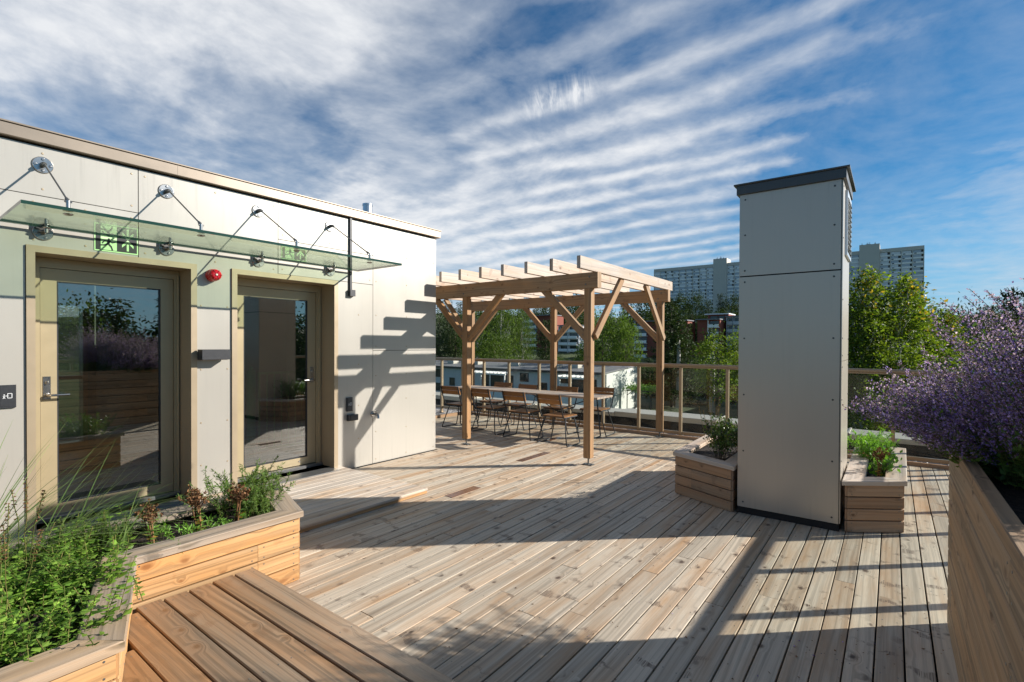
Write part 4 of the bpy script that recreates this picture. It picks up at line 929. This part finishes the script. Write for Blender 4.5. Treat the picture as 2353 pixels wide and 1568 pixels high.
# shaft planters
sh = shrub(.30, .40, 1300); sh.location = (-1.36, 5.33, .36); sh['label'] = 'dark glossy leafed shrub left of the ventilation shaft'
dup(sh, (-1.27, 5.72, .36), 1.4, 'second glossy shrub behind the first, next to the shaft', .85)
sp = seed_stalks(.5, 9); sp.location = (-1.60, 5.85, .36); sp['label'] = 'thin reddish flower spikes behind the glossy shrub'
bf = feathery(.34, 26, 'leaf_bright', .22, .05); bf.location = (-.14, 5.95, .36); bf['label'] = 'bright green feathery plant right of the ventilation shaft'
dup(bf, (-.16, 6.3, .36), 1.0, 'bright green plant at the back of the right shaft planter', .9)
sd = sedum(.26); sd.location = (-.085, 5.32, .36); sd['label'] = 'dried sedum with brown head at the front of the right shaft planter'
lowg = shrub(.13, .14, 160, 'leaf_bright', .05, 'low_foliage_plant', 'plant'); lowg.location = (-.06, 5.42, .36); lowg['label'] = 'broad green leaves around the dried sedum in the right shaft planter'
dup(lowg, (-.05, 5.75, .36), 1., 'broad green leaves behind the dried sedum')
# tall planter: catmint
NP = [nepeta(1, .54, (-.50, .1), 30), nepeta(2, .50, (-.8, .15), 30), nepeta(3, .50, (-.3, .0), 28)]; nused = [False] * 3
NT = [nepeta(5, .80, (-.10, .05), 44, 1, .26), nepeta(6, .62, (.0, .1), 46, 1, .28)]; tused = [False] * 2
NLAB = 'purple flowering catmint in the tall planter on the right'
cells = []
for yy in [2.62 + .08 * i for i in range(12)]:
    for xx in (.38, .48, .60, .72, .86): cells.append((xx + rnd.uniform(-.05, .05), yy + rnd.uniform(-.06, .06)))
for (x, y) in cells:
    if y < 2.98: x = .50 + (x - .36) * .85
    elif y < 3.12: x = max(x, .42)
    sc = rnd.uniform(.8, 1.1); near = y < 2.98 or x > .75; put(NT if near else NP, tused if near else nused, (x, y, .92), NLAB, 'purple catmint plants in the tall planter', sc, rnd.uniform(-.45, .45))
spill = nepeta(4, .46, (-.75, .15), 24); spill.location = (.36, 3.25, .95); spill['label'] = 'catmint spilling furthest over the far left corner of the tall planter'
spill.scale = (.85,) * 3; dup(spill, (.40, 3.12, .97), .15, 'catmint leaning over the planter edge nearer the camera', .8); dup(spill, (.38, 3.42, .97), -.35, 'catmint leaning out over the end board of the tall planter', .8)
tall = nepeta(7, .80, (-.12, .05), 12, 1, .22); tall.location = (.66, 2.75, .93); tall['label'] = NLAB; tall['group'] = 'purple catmint plants in the tall planter'
for (x, y) in ((.80, 2.7), (.86, 2.9), (.66, 2.95), (.76, 2.8), (.88, 2.66)): dup(tall, (x, y, .93), rnd.uniform(-.4, .4), NLAB, rnd.uniform(.85, 1.08))
spray = nepeta(8, .50, (-1.3, .1), 9, 1, .16); spray.location = (.36, 3.25, 1.02); spray['label'] = 'longest catmint spray reaching out towards the ventilation shaft'
dup(spray, (.36, 3.15, 1.06), .2, 'upper catmint spray arching left over the planter edge', .9); dup(spray, (.37, 3.4, 1.0), -.15, 'lower catmint spray arching left over the planter corner', .9)
pl = grass_tuft(.75, 40, (-.1, .1), .004); pl.location = (.82, 2.75, .92); pl['label'] = 'dry grass rising above the catmint at the right edge'
def plume():
    t = thing('pink_plume_grass', 'dry pink plume drooping over the catmint at the right edge', 'grass')
    for k in range(5):
        a, b = MB(), MB(); p = V3((rnd.gauss(0, .03), rnd.gauss(0, .03), 0)); d = V3((rnd.gauss(-.45, .15), rnd.gauss(.1, .15), 1)).normalized(); pts = [p]
        for i in range(34):
            d = (d + V3((-.01, 0, -.028))).normalized(); p = p + d * .018; pts.append(p)
            if i > 18:
                for q in range(14): b.leaf(p + rv(.007), d + rv(.5), rv(1), .018, .003, tn())
        a.tube(pts[::4], .0015, 4, 0, False, tn()); a.build('stem', 'stem', t); b.build('plume', 'pink', t)
    return t
pm = plume(); pm.location = (.84, 2.7, .95)

def litter():
    mb = MB()
    for k in range(520):
        if k < 330: x, y = .24 - abs(rnd.gauss(0, .55)), rnd.uniform(.6, 3.6)
        else: x, y = rnd.uniform(-3.6, .2), rnd.uniform(1.6, 5.5)
        an = rnd.uniform(0, 6.3); l = rnd.uniform(.006, .020); d = V3((math.cos(an), math.sin(an), rnd.uniform(-.05, .25))); mb.leaf((x, y, .0035), d, V3((0, 0, 1)) + rv(.3), l, l * rnd.uniform(.3, .6), tn(), 0 if rnd.random() < .85 else 1, .2)
    stuff(mb.build('leaf_litter', ['dry', 'purple']), 'dark dry leaf crumbs and fallen petals scattered on the deck by the tall planter', 'leaf litter')
litter()

# ================================================================== BACKGROUND BUILDINGS
def wins(t, rects, y, mt='winglass', frame='black', dep=.08, fw=.09):
    for (x0, x1, z0, z1) in rects:
        f = MB(); f.box(x0 - fw, x1 + fw, y - dep, y - .005, z0 - fw, z0, 0); f.box(x0 - fw, x1 + fw, y - dep, y - .005, z1, z1 + fw, 0); f.box(x0 - fw, x0, y - dep, y - .005, z0, z1, 2); f.box(x1, x1 + fw, y - dep, y - .005, z0, z1, 2)
        fo = f.build('window', frame, t); p = MB(); p.box(x0, x1, y - dep * .5, y - .01, z0, z1); p.build('pane', mt, fo)
def terrace():
    t = thing('terrace_house', 'long white clad terrace house with low grey roof seen through the glass railing', 'house', (-45, 57, -7)); X0, X1, Y0, Y1 = -75, -27, 53.6, 63.5
    w = MB(); w.box(X0, X1 - .06, Y0, Y1, -7, -1.95, 0, .0)
    x = X0
    while x < X1 - .3: w.box(x, x + .07, Y0 - .03, Y0 - .001, -6.9, -2.0, 2, .0); x += .24
    w.build('wall', 'housewall', t)
    gb = MB(); gb.prism([(Y0, -7), (Y1, -7), (Y1, -1.22), (Y0, -1.92)], X1 - .055, X1 + .05, 0); y = Y0 + .3
    while y < Y1: gb.box(X1 + .05, X1 + .062, y, y + .03, -7, -2.0, 2, .0); y += .32
    gb.build('gable_wall', 'gable', t)
    pi = MB(); pi.tube([(X1 + .1, Y0 + .35, -6.9), (X1 + .1, Y0 + .35, -2.0)], .05, 8); pi.tube([(X1 + .1, Y0 + .35, -3.6), (X1 + .5, Y0 + .6, -3.3)], .03, 6); pi.build('downpipe', 'darksteel', t)
    r = MB(); r.prism([(Y0 - .5, -1.93), (Y1 + .3, -1.20), (Y1 + .3, -1.08), (Y0 - .5, -1.77)], X0, X1 + .25, 0); ro = r.build('roof', 'roofgrey', t)
    f = MB(); f.box(X0, X1 + .26, Y0 - .56, Y0 - .505, -2.02, -1.74, 0); f.build('fascia', 'black', ro)
    for x in (-62, -55.5, -50.5, -43, -36.5, -33.5):
        c = MB(); c.box(x, x + 1.3, Y0 + 3, Y0 + 4.2, -1.6, -.75, 0, .02); c.box(x - .05, x + 1.35, Y0 + 2.95, Y0 + 4.25, -.75, -.68, 0, .01); c.build('roof_vent', 'concrete', ro)
    wins(t, [(-39.1, -37.9, -3.3, -2.35), (-35.8, -35.0, -4.9, -3.45), (-33, -31.9, -3.2, -2.3), (-54.9, -53.9, -3.35, -2.3), (-52, -51.1, -4.5, -3.5), (-55, -53.9, -5.4, -4.4), (-59, -58, -3.3, -2.3), (-45.9, -44.6, -4.2, -2.75), (-44.1, -41.5, -4.2, -2.75), (-41.2, -40.4, -4.2, -2.75), (-31.2, -28.0, -4.2, -2.75)], Y0)
    for (xa, xb) in ((-47, -39.8), (-31.6, -27.5)):
        g = MB(); yy = Y0 - 2.6
        for x in (xa, (xa + xb) / 2 - .5, xb - .12): g.box(x, x + .14, yy, yy + .14, -7, -2.5, 2)
        g.box(xa - .2, xb + .1, yy - .02, yy + .16, -2.5, -2.3, 0)
        x = xa
        while x < xb: g.box(x, x + .1, yy - .3, Y0 - .05, -2.298, -2.12, 1); x += .62
        g.box(xa, xb, yy, yy + .08, -5.6, -4.6, 0); g.build('garden_frame', 'white', t)
terrace()
def clothes_dryer():
    t = thing('rotary_dryer', 'thin rotary clothes dryer in front of the pale gable wall', 'clothes dryer', (-25.6, 52.5, -7)); m_ = MB(); m_.tube([(-25.6, 52.5, -7), (-25.6, 52.5, -4.2)], .03, 6); m_.build('mast', 'darksteel', t); m_ = MB()
    m_.tube([(-26.6, 52.2, -4.9), (-25.6, 52.5, -4.5), (-24.5, 52.8, -4.05)], .025, 6); m_.tube([(-26.3, 52.9, -4.1), (-25.6, 52.5, -4.5)], .025, 6); m_.build('arm', 'darksteel', t)
clothes_dryer()
def slab():
    Y = 400.; X0, X1, Z0, Z1 = -156.5, 15., 11., 63.6
    t = thing('tower_block', 'very long grey slab of high rise flats on the hill behind the shaft', 'apartment block', (-70, 406, 19)); w = MB(); w.box(X0, X1, Y + 1.6, Y + 13, Z0, Z1 - 1, 0, .0); w.build('wall', 'roofgrey', t)
    cols = [(-109.6, -99.8), (-17.8, -7.0), (-64, -54)]
    p = MB(); p.box(X0 - .2, X1 + .2, Y - .2, Y + 13.2, Z1 - 2.4, Z1, 0, .05); p.build('roof_parapet', 'concrete', t)
    for (a, b) in cols:
        s = MB(); s.box(a, b, Y - 1.2, Y + 11, Z0, Z1 + 3.6, 2, .05); z = Z0
        while z < Z1 + 3: s.box(a - .02, b + .02, Y - 1.23, Y - 1.2, z, z + .12, 0, .0); z += 2.75
        so_ = s.build('stair_tower', 'concrete', t); ae = MB()
        for k in range(6): x = rnd.uniform(a + 1, b - 1); ae.tube([(x, Y + 3, Z1 + 3.6), (x, Y + 3, Z1 + 3.6 + rnd.uniform(.8, 2.2))], .14, 5); ae.box(x - .5, x + .5, Y + 2, Y + 3, Z1 + 3.6, Z1 + 4.3)
        ae.build('antenna', 'black', so_)
    v = MB(); segs = []; edges = sorted([(X0, X0)] + cols + [(X1, X1)])
    for i in range(len(edges) - 1): segs.append((edges[i][1], edges[i + 1][0]))
    fr = MB(); sh_ = 2.74; cells_ = []
    for (a, b) in segs:
        n = max(1, round((b - a) / 5.35)); bw = (b - a) / n
        for i in range(n + 1): x = a + i * bw; fr.box(x - .22, x + .22, Y - .35, Y + 1.7, Z0, Z1 - 2.3, 2, .0)
        z = Z1 - 2.4 - sh_
        while z > Z0:
            fr.box(a, b, Y - .1, Y + 1.7, z - .12, z + .1, 0, .0)
            for i in range(n): cells_.append((a + i * bw, bw, z, (a + i * bw < -88 or a > -8) and z > (40 if a + i * bw < -88 else 44)))
            z -= sh_
    cells_.sort(key=lambda c: (not c[3], -c[2])); rest = MB()
    for k, (x, bw, z, _) in enumerate(cells_):
        q_ = MB() if k < 99 else rest; q_.box(x + .22, x + bw - .22, Y - .15, Y - .02, z + .1, z + 1.12, 0, .0, 0)
        if rnd.random() < .55: q = x + rnd.uniform(.4, .9); q_.box(q, q + 1.1, Y - .2, Y - .15, z + .45, z + 1.0, 0, .0, 1)
        r = rnd.random(); q_.box(x + .22, x + bw * rnd.uniform(.7, .96), Y - .05, Y + .02, z + 1.12, z + 2.6, 0, .0, 3 if r < .4 else 2)
        if k < 99: q_.build('balcony', ['balc', 'black', 'slabglass', 'housewall'], t)
    o = rest.build('balcony', ['balc', 'black', 'slabglass', 'housewall'], t); o['kind'] = 'stuff'
    fr.build('frame_grid', 'concrete', t)
M['slabglass'] = plain('balcony glazing', (.40, .43, .46), .25, 0, .2, .3)
slab()
def block(label, X0, X1, Y, Z0, Z1, brickside=None, mt='balc', cols=2, depth=10, sh=2.8, name='apartment_block'):
    t = thing(name, label, 'apartment block', ((X0 + X1) / 2, Y, Z0)); w = MB(); w.box(X0, X1, Y + 1.2, Y + depth, Z0, Z1, 0, .0); w.build('wall', 'brick' if brickside is not None else 'housewall', t)
    r = MB(); r.box(X0 - .4, X1 + .4, Y - .5, Y + depth + .4, Z1, Z1 + .35, 0, .02); r.build('roof', 'roofgrey', t)
    bw = (X1 - X0) / cols; z = Z1 - sh; k = 0
    while z > Z0 - 1 and k < 30:
        for i in range(cols):
            k += 1; x = X0 + i * bw
            if brickside is not None and i in brickside: continue
            b = MB(); b.box(x + .15, x + bw - .15, Y - .2, Y + 1.2, z - .12, z + .08, 0, .0); b.box(x + .15, x + bw - .15, Y - .25, Y - .15, z + .08, z + 1.1, 0, .0); b.box(x, x + .15, Y - .2, Y + 1.2, z - .12, z + sh - .12, 2, .0); bo = b.build('balcony', mt, t)
            g = MB(); g.box(x + .5, x + bw - .4, Y + 1.1, Y + 1.19, z + .3, z + 2.35, 0, .0); g.build('glazing', 'winglass', bo)
        z -= sh
    return t
block('red brick and white balcony block behind the middle pergola post', -138, -121.5, 190, -4, 14.6, (1,), 'balc', 2)
block('white balcony block with pale roof edge behind the tall front post', -118, -108.5, 190, -4, 9.8, None, 'balc', 2)
block('dark red brick flats with one white balcony column behind the right brace', -81.5, -61, 188, -4, 10.6, (1, 2, 3), 'balc', 4)
block('red brick house with stepped flat roofs on the slope left of the shaft', -58, -50, 190, -4, 10.8, (0,), 'balc', 2)
def stepped():
    t = thing('brick_house', 'upper red brick house with white fascia peeping above the stepped roofs', 'house', (-53, 199, 6)); w = MB(); w.box(-57, -49.2, 201, 209, -4, 13.2, 0, .0); w.box(-49.4, -49.1, 199.5, 201, -4, 13.6, 2, .0); w.build('wall', 'brick', t); r = MB(); r.box(-58, -49, 199.4, 209.5, 13.2, 13.6, 0, .02); r.build('roof', 'housewall', t)
    wins(t, [(-56, -53.5, 10.6, 12.6), (-53, -51, 10.6, 12.6)], 201, fw=.12)
stepped()
block('dark flats with blue grey windows directly left of the shaft on the slope', -49, -40, 196, -4, 12.0, None, 'slabglass', 4)
block('white balcony tower rising immediately left of the shaft', -19.5, -4, 86, -7, 4.2, None, 'white', 5)
block('long low white apartment building behind the birches on the right', -3, 17, 78, -7, 4.0, None, 'white', 6)
# ================================================================== TREES
def tree_proto(name, kind, H, R, base, leaf, ls, ncl, per, bark='bark', tr=.16, extra=None):
    t = thing(name, 'x', 'tree'); tk = MB(); cr = MB()
    bend = rv(.02 * H); pts = [V3((0, 0, -.3)), V3((0, 0, H * .3)) + bend * .3, V3((0, 0, H * .62)) + bend, V3((0, 0, H * .93)) + bend * .6]
    tk.tube(pts, [tr, tr * .8, tr * .45, tr * .1], 8)
    if kind in ('spruce', 'pine'):
        h = base
        while h < H * .985:
            f = (h - base) / (H - base); rr = (R * (1 - f) ** .85 if kind == 'spruce' else R * (1.15 - f) ** .6 * (.55 + .6 * rnd.random())) + .12; nb = max(4, int((9 if kind == 'spruce' else 6) * (1 - f * .4)))
            a0 = rnd.uniform(0, 6.28)
            for b in range(nb):
                an = a0 + b * 6.283 / nb + rnd.uniform(-.25, .25); L = rr * rnd.uniform(.72, 1.12); d = V3((math.cos(an), math.sin(an), -.18 if kind == 'spruce' else .22)).normalized(); p = V3((0, 0, h)) + bend * min(1, h / H); step = ls * .62; n = max(2, int(L / step))
                if L > .5 and b % 2 == 0: tk.tube([p, p + d * L * .8], [.03 + .03 * (1 - f), .01], 4, 0, False)
                for i in range(1, n + 1):
                    d = (d + V3((0, 0, -.05 + .11 * (i / n > .6)))).normalized() if kind == 'spruce' else (d + rv(.12)).normalized(); p = p + d * step
                    for q in range(per):
                        o = d * .8 + rv(.6) + V3((0, 0, -.35 if kind == 'spruce' else .25)); l = ls * rnd.uniform(.6, 1.1); cr.leaf(p + rv(ls * .22), o, rv(1), l, l * .34, tn())
            h += (H - base) / ncl * rnd.uniform(.8, 1.2)
    else:
        cl = []
        for k in range(ncl):
            for _ in range(30):
                v = V3((rnd.uniform(-1, 1), rnd.uniform(-1, 1), rnd.uniform(-1, 1)))
                if v.length <= 1 and v.length > rnd.uniform(.1, .85): break
            f = (v.z + 1) / 2; wd = 1. if kind == 'round' else (1.25 - .75 * f if kind == 'birch' else 1.1 - .35 * f)
            c = V3((v.x * R * wd, v.y * R * wd, base + (H - base) * f)) + bend * f; cl.append(c)
            if k % 3 == 0:
                a = V3((0, 0, max(base * .8, c.z - R * .9 - .3))) + bend * (c.z / H); tk.tube([a, (a + c) / 2 + rv(R * .06) - V3((0, 0, R * .05)), c], [tr * .28, tr * .15, tr * .05], 5, 0, False)
        cs = R * (.30 if kind != 'birch' else .26)
        for c in cl:
            s = cs * rnd.uniform(.6, 1.25); br = rnd.uniform(-.25, .25); yel = extra and rnd.random() < extra
            for j in range(per):
                q = c + V3((rnd.gauss(0, s * .6), rnd.gauss(0, s * .6), rnd.gauss(0, s * (.45 if kind == 'round' else .6)))); o = rv(1) + (V3((0, 0, -1.2)) if kind == 'weeping' else V3((0, 0, -.3))); l = ls * rnd.uniform(.55, 1.15)
                cr.leaf(q, o, V3((0, 0, .6)) + rv(.8), l, l * .62, (rnd.random(), min(1, max(0, rnd.random() * .7 + .15 + br)), 0), 1 if (yel and rnd.random() < .6) else 0, .1)
            if kind == 'weeping':
                for j in range(3):
                    q = c + rv(s * .5)
                    for i in range(9): q = q + V3((rnd.gauss(0, .04), rnd.gauss(0, .04), -ls * .8)); cr.leaf(q, V3((rnd.gauss(0, .4), rnd.gauss(0, .4), -1)), rv(1), ls * .8, ls * .4, tn())
    cr.build('crown', [leaf, 'leaf_yellow'] if extra else leaf, t); tk.build('trunk', bark, t)
    t['pH'] = H; t['pR'] = R; return t
PR = {'spruce': tree_proto('spruce_tree', 'spruce', 16, 3.0, 1.2, 'needle', .55, 34, 3), 'pine': tree_proto('pine_tree', 'pine', 12, 2.8, 1.5, 'needle', .48, 26, 7), 'pinebig': tree_proto('pine_tree', 'pine', 15, 3.6, 1.0, 'needle', .5, 38, 8, tr=.22),
      'birch': tree_proto('birch_tree', 'birch', 16, 3.2, 3, 'leaf_broad', .34, 120, 42, 'birchbark'), 'weeping': tree_proto('birch_tree', 'weeping', 17, 4.2, 3, 'leaf_broad', .36, 130, 30, 'birchbark'),
      'round': tree_proto('broadleaf_tree', 'round', 11, 3.6, 1.0, 'leaf_broad', .34, 130, 46), 'darkround': tree_proto('broadleaf_tree', 'round', 16, 5, 2, 'leaf_dark', .55, 120, 40),
      'yellowgreen': tree_proto('maple_tree', 'round', 10, 2.6, 2, 'leaf_birch', .32, 100, 40), 'birchnear': tree_proto('birch_tree', 'birch', 11, 1.15, 3.6, 'leaf_birch', .15, 170, 50, 'birchbark', .08, .05)}
for o in PR.values(): o['proto'] = 1
pused = set()
def plant_tree(kind, x, y, z, h, w, label, group=None):
    p = PR[kind]; sz = h / p['pH']; sx = max(.35, w / (2 * p['pR'])); rz = rnd.uniform(0, 6.28)
    if kind not in pused: pused.add(kind); o = p; o.location = (x, y, z); o.rotation_euler.z = rz; o['label'] = label
    else: o = dup(p, (x, y, z), rz, label)
    o.scale = (sx, sx, sz)
    if group: o['group'] = group
    return o
TREES = [(-67.0, 66.0, 16.8, 6.4, 'spruce', 'dark spruce right beside the corner of the beige building'), (-68.3, 72.0, 15.8, 6.0, 'spruce', 'dark spruce behind the left front pergola post'),
 (-60.9, 70.0, 16.6, 7.6, 'birch', 'birch between the two left pergola posts'), (-58.2, 74.0, 17.7, 8.0, 'weeping', 'big drooping birch behind the left half of the pergola'), (-53.8, 66.5, 10.5, 7.0, 'round', 'rounded pale green tree just behind the white terrace roof'),
 (-56.3, 78.0, 17.3, 5.0, 'weeping', 'drooping birch left of the middle back pergola post'), (-44.7, 68.0, 12.3, 4.6, 'pine', 'loose pine in front of the red and white block'), (-126, 216.0, 22, 20, 'darkround', 'dark broad tree behind the white balcony block'),
 (-36.9, 68.0, 9.6, 4.6, 'round', 'small green tree directly behind the tall front pergola post'), (-33.8, 67.0, 13.4, 5.4, 'round', 'light green tree right of the tall front post'), (-30.8, 68.0, 12.9, 4.4, 'round', 'light green tree in front of the dark brick flats'),
 (-90, 216.0, 20, 18, 'darkround', 'dark tree high under the right end of the front beam'), (-24.0, 68.0, 14.8, 8.0, 'pinebig', 'big shaggy conifer just right of the back right pergola post'), (-23.1, 72.0, 11.8, 4.9, 'spruce', 'dense spruce at the right flank of the shaggy conifer'),
 (-16.5, 62.0, 9.6, 5.4, 'yellowgreen', 'yellow green tree below the stepped brick house'), (-14.6, 64.0, 10.0, 3.1, 'yellowgreen', 'yellow green tree half hidden by the left edge of the shaft'),
 (-1.35, 26.0, 11.9, 2.9, 'birchnear', 'slender birch touching the right edge of the shaft'), (-0.1, 27.0, 11.7, 3.2, 'birchnear', 'tallest yellow green birch in front of the tower block'), (-0.75, 25.0, 10.5, 2.6, 'birchnear', 'lower birch between the two tall ones'), (0.85, 30.0, 11.3, 2.9, 'birchnear', 'birch at the right end of the tower block'),
 (2.1, 40.0, 10.7, 3.0, 'birchnear', 'thin birch standing against the sky right of the tower block'), (4.4, 60.0, 12.6, 3.4, 'darkround', 'dark round tree on the skyline above the catmint'), (6.1, 62.0, 12.4, 3.4, 'darkround', 'second dark round tree on the skyline above the catmint'),
 (9.6, 70.0, 14.1, 3.9, 'pine', 'pine on the skyline at the right edge'), (11.7, 72.0, 15.6, 4.8, 'pinebig', 'tall dark pine cut by the right edge of the picture'), (7.9, 66.0, 12.5, 3.7, 'darkround', 'dark tree between the skyline trees and the pine'),
 (2.0, 30.0, 8.9, 2.2, 'birchnear', 'low birch just above the catmint'), (3.4, 32.0, 9.0, 2.3, 'birchnear', 'low birch behind the purple flowers at right'), (4.7, 34.0, 9.3, 2.4, 'birchnear', 'low birch almost hidden by the catmint at the right edge'), (-146.6, 230.0, 14.0, 16.5, 'darkround', 'dark tree above the red and white block')]
for (x, y, h, w, k, lb) in TREES: plant_tree(k, x, y, gz(x, y), h + (5.8 if y > 150 else 0), w, lb)
# free standing bare lower trunks seen through the glass: two tall limbed-up pines in the garden
for (x, y, lb) in ((-18.2, 66.0, 'tall limbed up pine with bare pale trunk on the lawn'), (-23.0, 67.5, 'second bare pale trunk on the lawn near the garden arbour')):
    t = thing('pine_tree', lb, 'tree', (x, y, -7)); mb = MB(); mb.tube([(x, y, -7.2), (x + .1, y, -2), (x, y + .1, 2.2)], [.34, .3, .2], 10); mb.build('trunk', 'birchbark', t)
    cr = MB()
    for k in range(500): cr.leaf(V3((x, y, 2.)) + V3((rnd.gauss(0, .7), rnd.gauss(0, .7), rnd.gauss(0, .8))), rv(1), rv(1), .4, .16, tn())
    cr.build('crown', 'needle', t)
HILL = [(-127, 300, 12.1, 12.3), (-114, 290, 11.2, 11.7), (-114, 310, 14.7, 12.3), (-101, 300, 19.5, 10.4), (-90, 295, 20.5, 10.5), (-80, 285, 14.7, 10.7), (-78, 300, 17.8, 10.4), (-73, 305, 18.4, 10.4), (-65, 300, 16.1, 9.6), (-85, 240, 13.8, 10.5), (-74, 235, 11.0, 9.0), (-68, 240, 10.1, 9.1), (-63, 250, 11.5, 10.3), (-54, 240, 10.1, 9.7), (-115, 250, 13.6, 11.6), (-129, 260, 15.2, 12.3), (-131, 240, 15.0, 11.7), (-150, 250, 15.9, 13.8), (-159, 240, 15.1, 13.7), (-167, 230, 16.3, 14.8), (-175, 220, 16.6, 14.6), (-182, 210, 16.8, 14.4), (-186, 200, 15.8, 14.1), (-186, 190, 17.2, 13.7), (12, 260, 8.6, 9.5), (16, 250, 7.6, 9.9), (22, 260, 6.4, 10.1), (28, 255, 8.0, 9.7), (33, 250, 10.0, 9.3), (37, 240, 11.2, 10.2)]
for (x, y, h, w) in HILL: plant_tree(rnd.choice(('darkround', 'spruce', 'pine', 'spruce')), x, y, gz(x, y), h * 1.03 + 5.8, w * 1.1, 'dark tree on the wooded slope in front of the tower block', 'trees on the wooded slope')
for k in range(34):
    y = rnd.uniform(92, 114); x = y * (-.80 + .62 * (k + rnd.random()) / 34); z0 = gz(x, y)
    plant_tree(rnd.choice(('darkround', 'round', 'darkround', 'spruce')), x, y, z0, rnd.uniform(-2.6, -.6) - z0, rnd.uniform(4.5, 7), 'low dark tree between the terrace roof and the brick blocks', 'low trees under the brick blocks')
for k in range(26):
    y = rnd.uniform(212, 285); x = y * (-.40 + .22 * (k + rnd.random()) / 26); z0 = gz(x, y)
    plant_tree(rnd.choice(('darkround', 'spruce', 'pine')), x, y, z0, min(14, 1.5 + y * rnd.uniform(.055, .075) - z0 + 3), rnd.uniform(8, 11), 'dark tree on the wooded slope in front of the tower block', 'trees on the wooded slope')
for k in range(90):
    x, y = rnd.uniform(-190, 60), rnd.uniform(96, 178)
    if -.78 < x / y < -.56 or -.46 < x / y < -.19: continue
    plant_tree(rnd.choice(('darkround', 'round', 'spruce', 'pine')), x, y, gz(x, y), rnd.uniform(7, 10.5), rnd.uniform(5, 8), 'green tree in the wood between the gardens and the brick blocks', 'trees between gardens and brick blocks')
# the wood on the sunny side of the roof, seen only as a reflection in the door glass
for k in range(30):
    x, y = rnd.uniform(36, 46), -2 + 1.5 * k + rnd.uniform(-.6, .6); plant_tree(('darkround', 'spruce', 'round', 'pinebig', 'darkround', 'spruce')[k % 6], x, y, gz(x, y), rnd.uniform(9.3, 12.3), rnd.uniform(5.5, 8), 'tree of the wood opposite, mirrored in the glass of the doors', 'trees mirrored in the doors')
# garden shrubs and arbour behind the parapet
hb = shrub(1.5, 2.6, 1500, 'leaf_dark', .22, 'garden_hedge', 'hedge'); hb.location = (-17.5, 74, -7); hb['label'] = 'dark garden hedge seen through the glass beside the shaft'
for (x, y, s, lb) in ((-20.6, 75.5, 1.2, 'dark hedge bush between the two pale trunks'), (-24.6, 77, 1.25, 'dark hedge bush behind the garden arbour'), (-27.2, 76, 1.3, 'dark hedge bush at the end of the pale gable'), (-14.5, 73, 1.2, 'dark hedge bush hidden partly by the shaft'), (-22.6, 78, 1.4, 'taller dark bush at the back of the lawn')): dup(hb, (x, y, -7), s * 3, lb, s)
yb = shrub(1.1, 1.4, 900, 'leaf_birch', .13, 'garden_bush', 'bush'); yb.location = (-1.0, 21, -3.4 - 3.6); yb['label'] = 'yellow green bush beyond the parapet right of the shaft'; yb.scale = (1.4, 1.4, 3.6)
o = dup(yb, (.6, 23, -7), 2, 'yellow green bush beyond the parapet under the catmint'); o.scale = (1.5, 1.5, 3.4)
o = dup(yb, (2.2, 24, -7), 4, 'yellow green bush beyond the parapet behind the tall planter'); o.scale = (1.5, 1.5, 3.5)
def arbour():
    t = thing('garden_arbour', 'dark garden arbour topped with yellow green climbers seen through the glass', 'arbour', (-24.0, 58, -7)); mb = MB()
    for x in (-25.6, -22.6):
        for y in (57, 59.4): mb.tube([(x, y, -7), (x, y, -4.0)], .06, 6)
        mb.tube([(x, 57, -4.6), (x + .7, 57, -4.0)], .04, 6)
    mb.tube([(-25.8, 57, -4), (-22.4, 57, -4)], .06, 6); mb.tube([(-25.8, 59.4, -4), (-22.4, 59.4, -4)], .06, 6); mb.build('frame', 'black', t); c = MB()
    for k in range(1500): c.leaf((rnd.uniform(-26.1, -22.1), rnd.uniform(56.6, 59.8), -3.75 + rnd.gauss(0, .22)), rv(1), V3((0, 0, 1)) + rv(.5), .2, .13, tn())
    c.build('foliage', 'leaf_bright', t)
arbour()
for o in PR.values():
    for k in ('proto', 'pH', 'pR'):
        if k in o: del o[k]
for o in bpy.data.objects:
    for k in ('proto', 'pH', 'pR'):
        if k in o: del o[k]
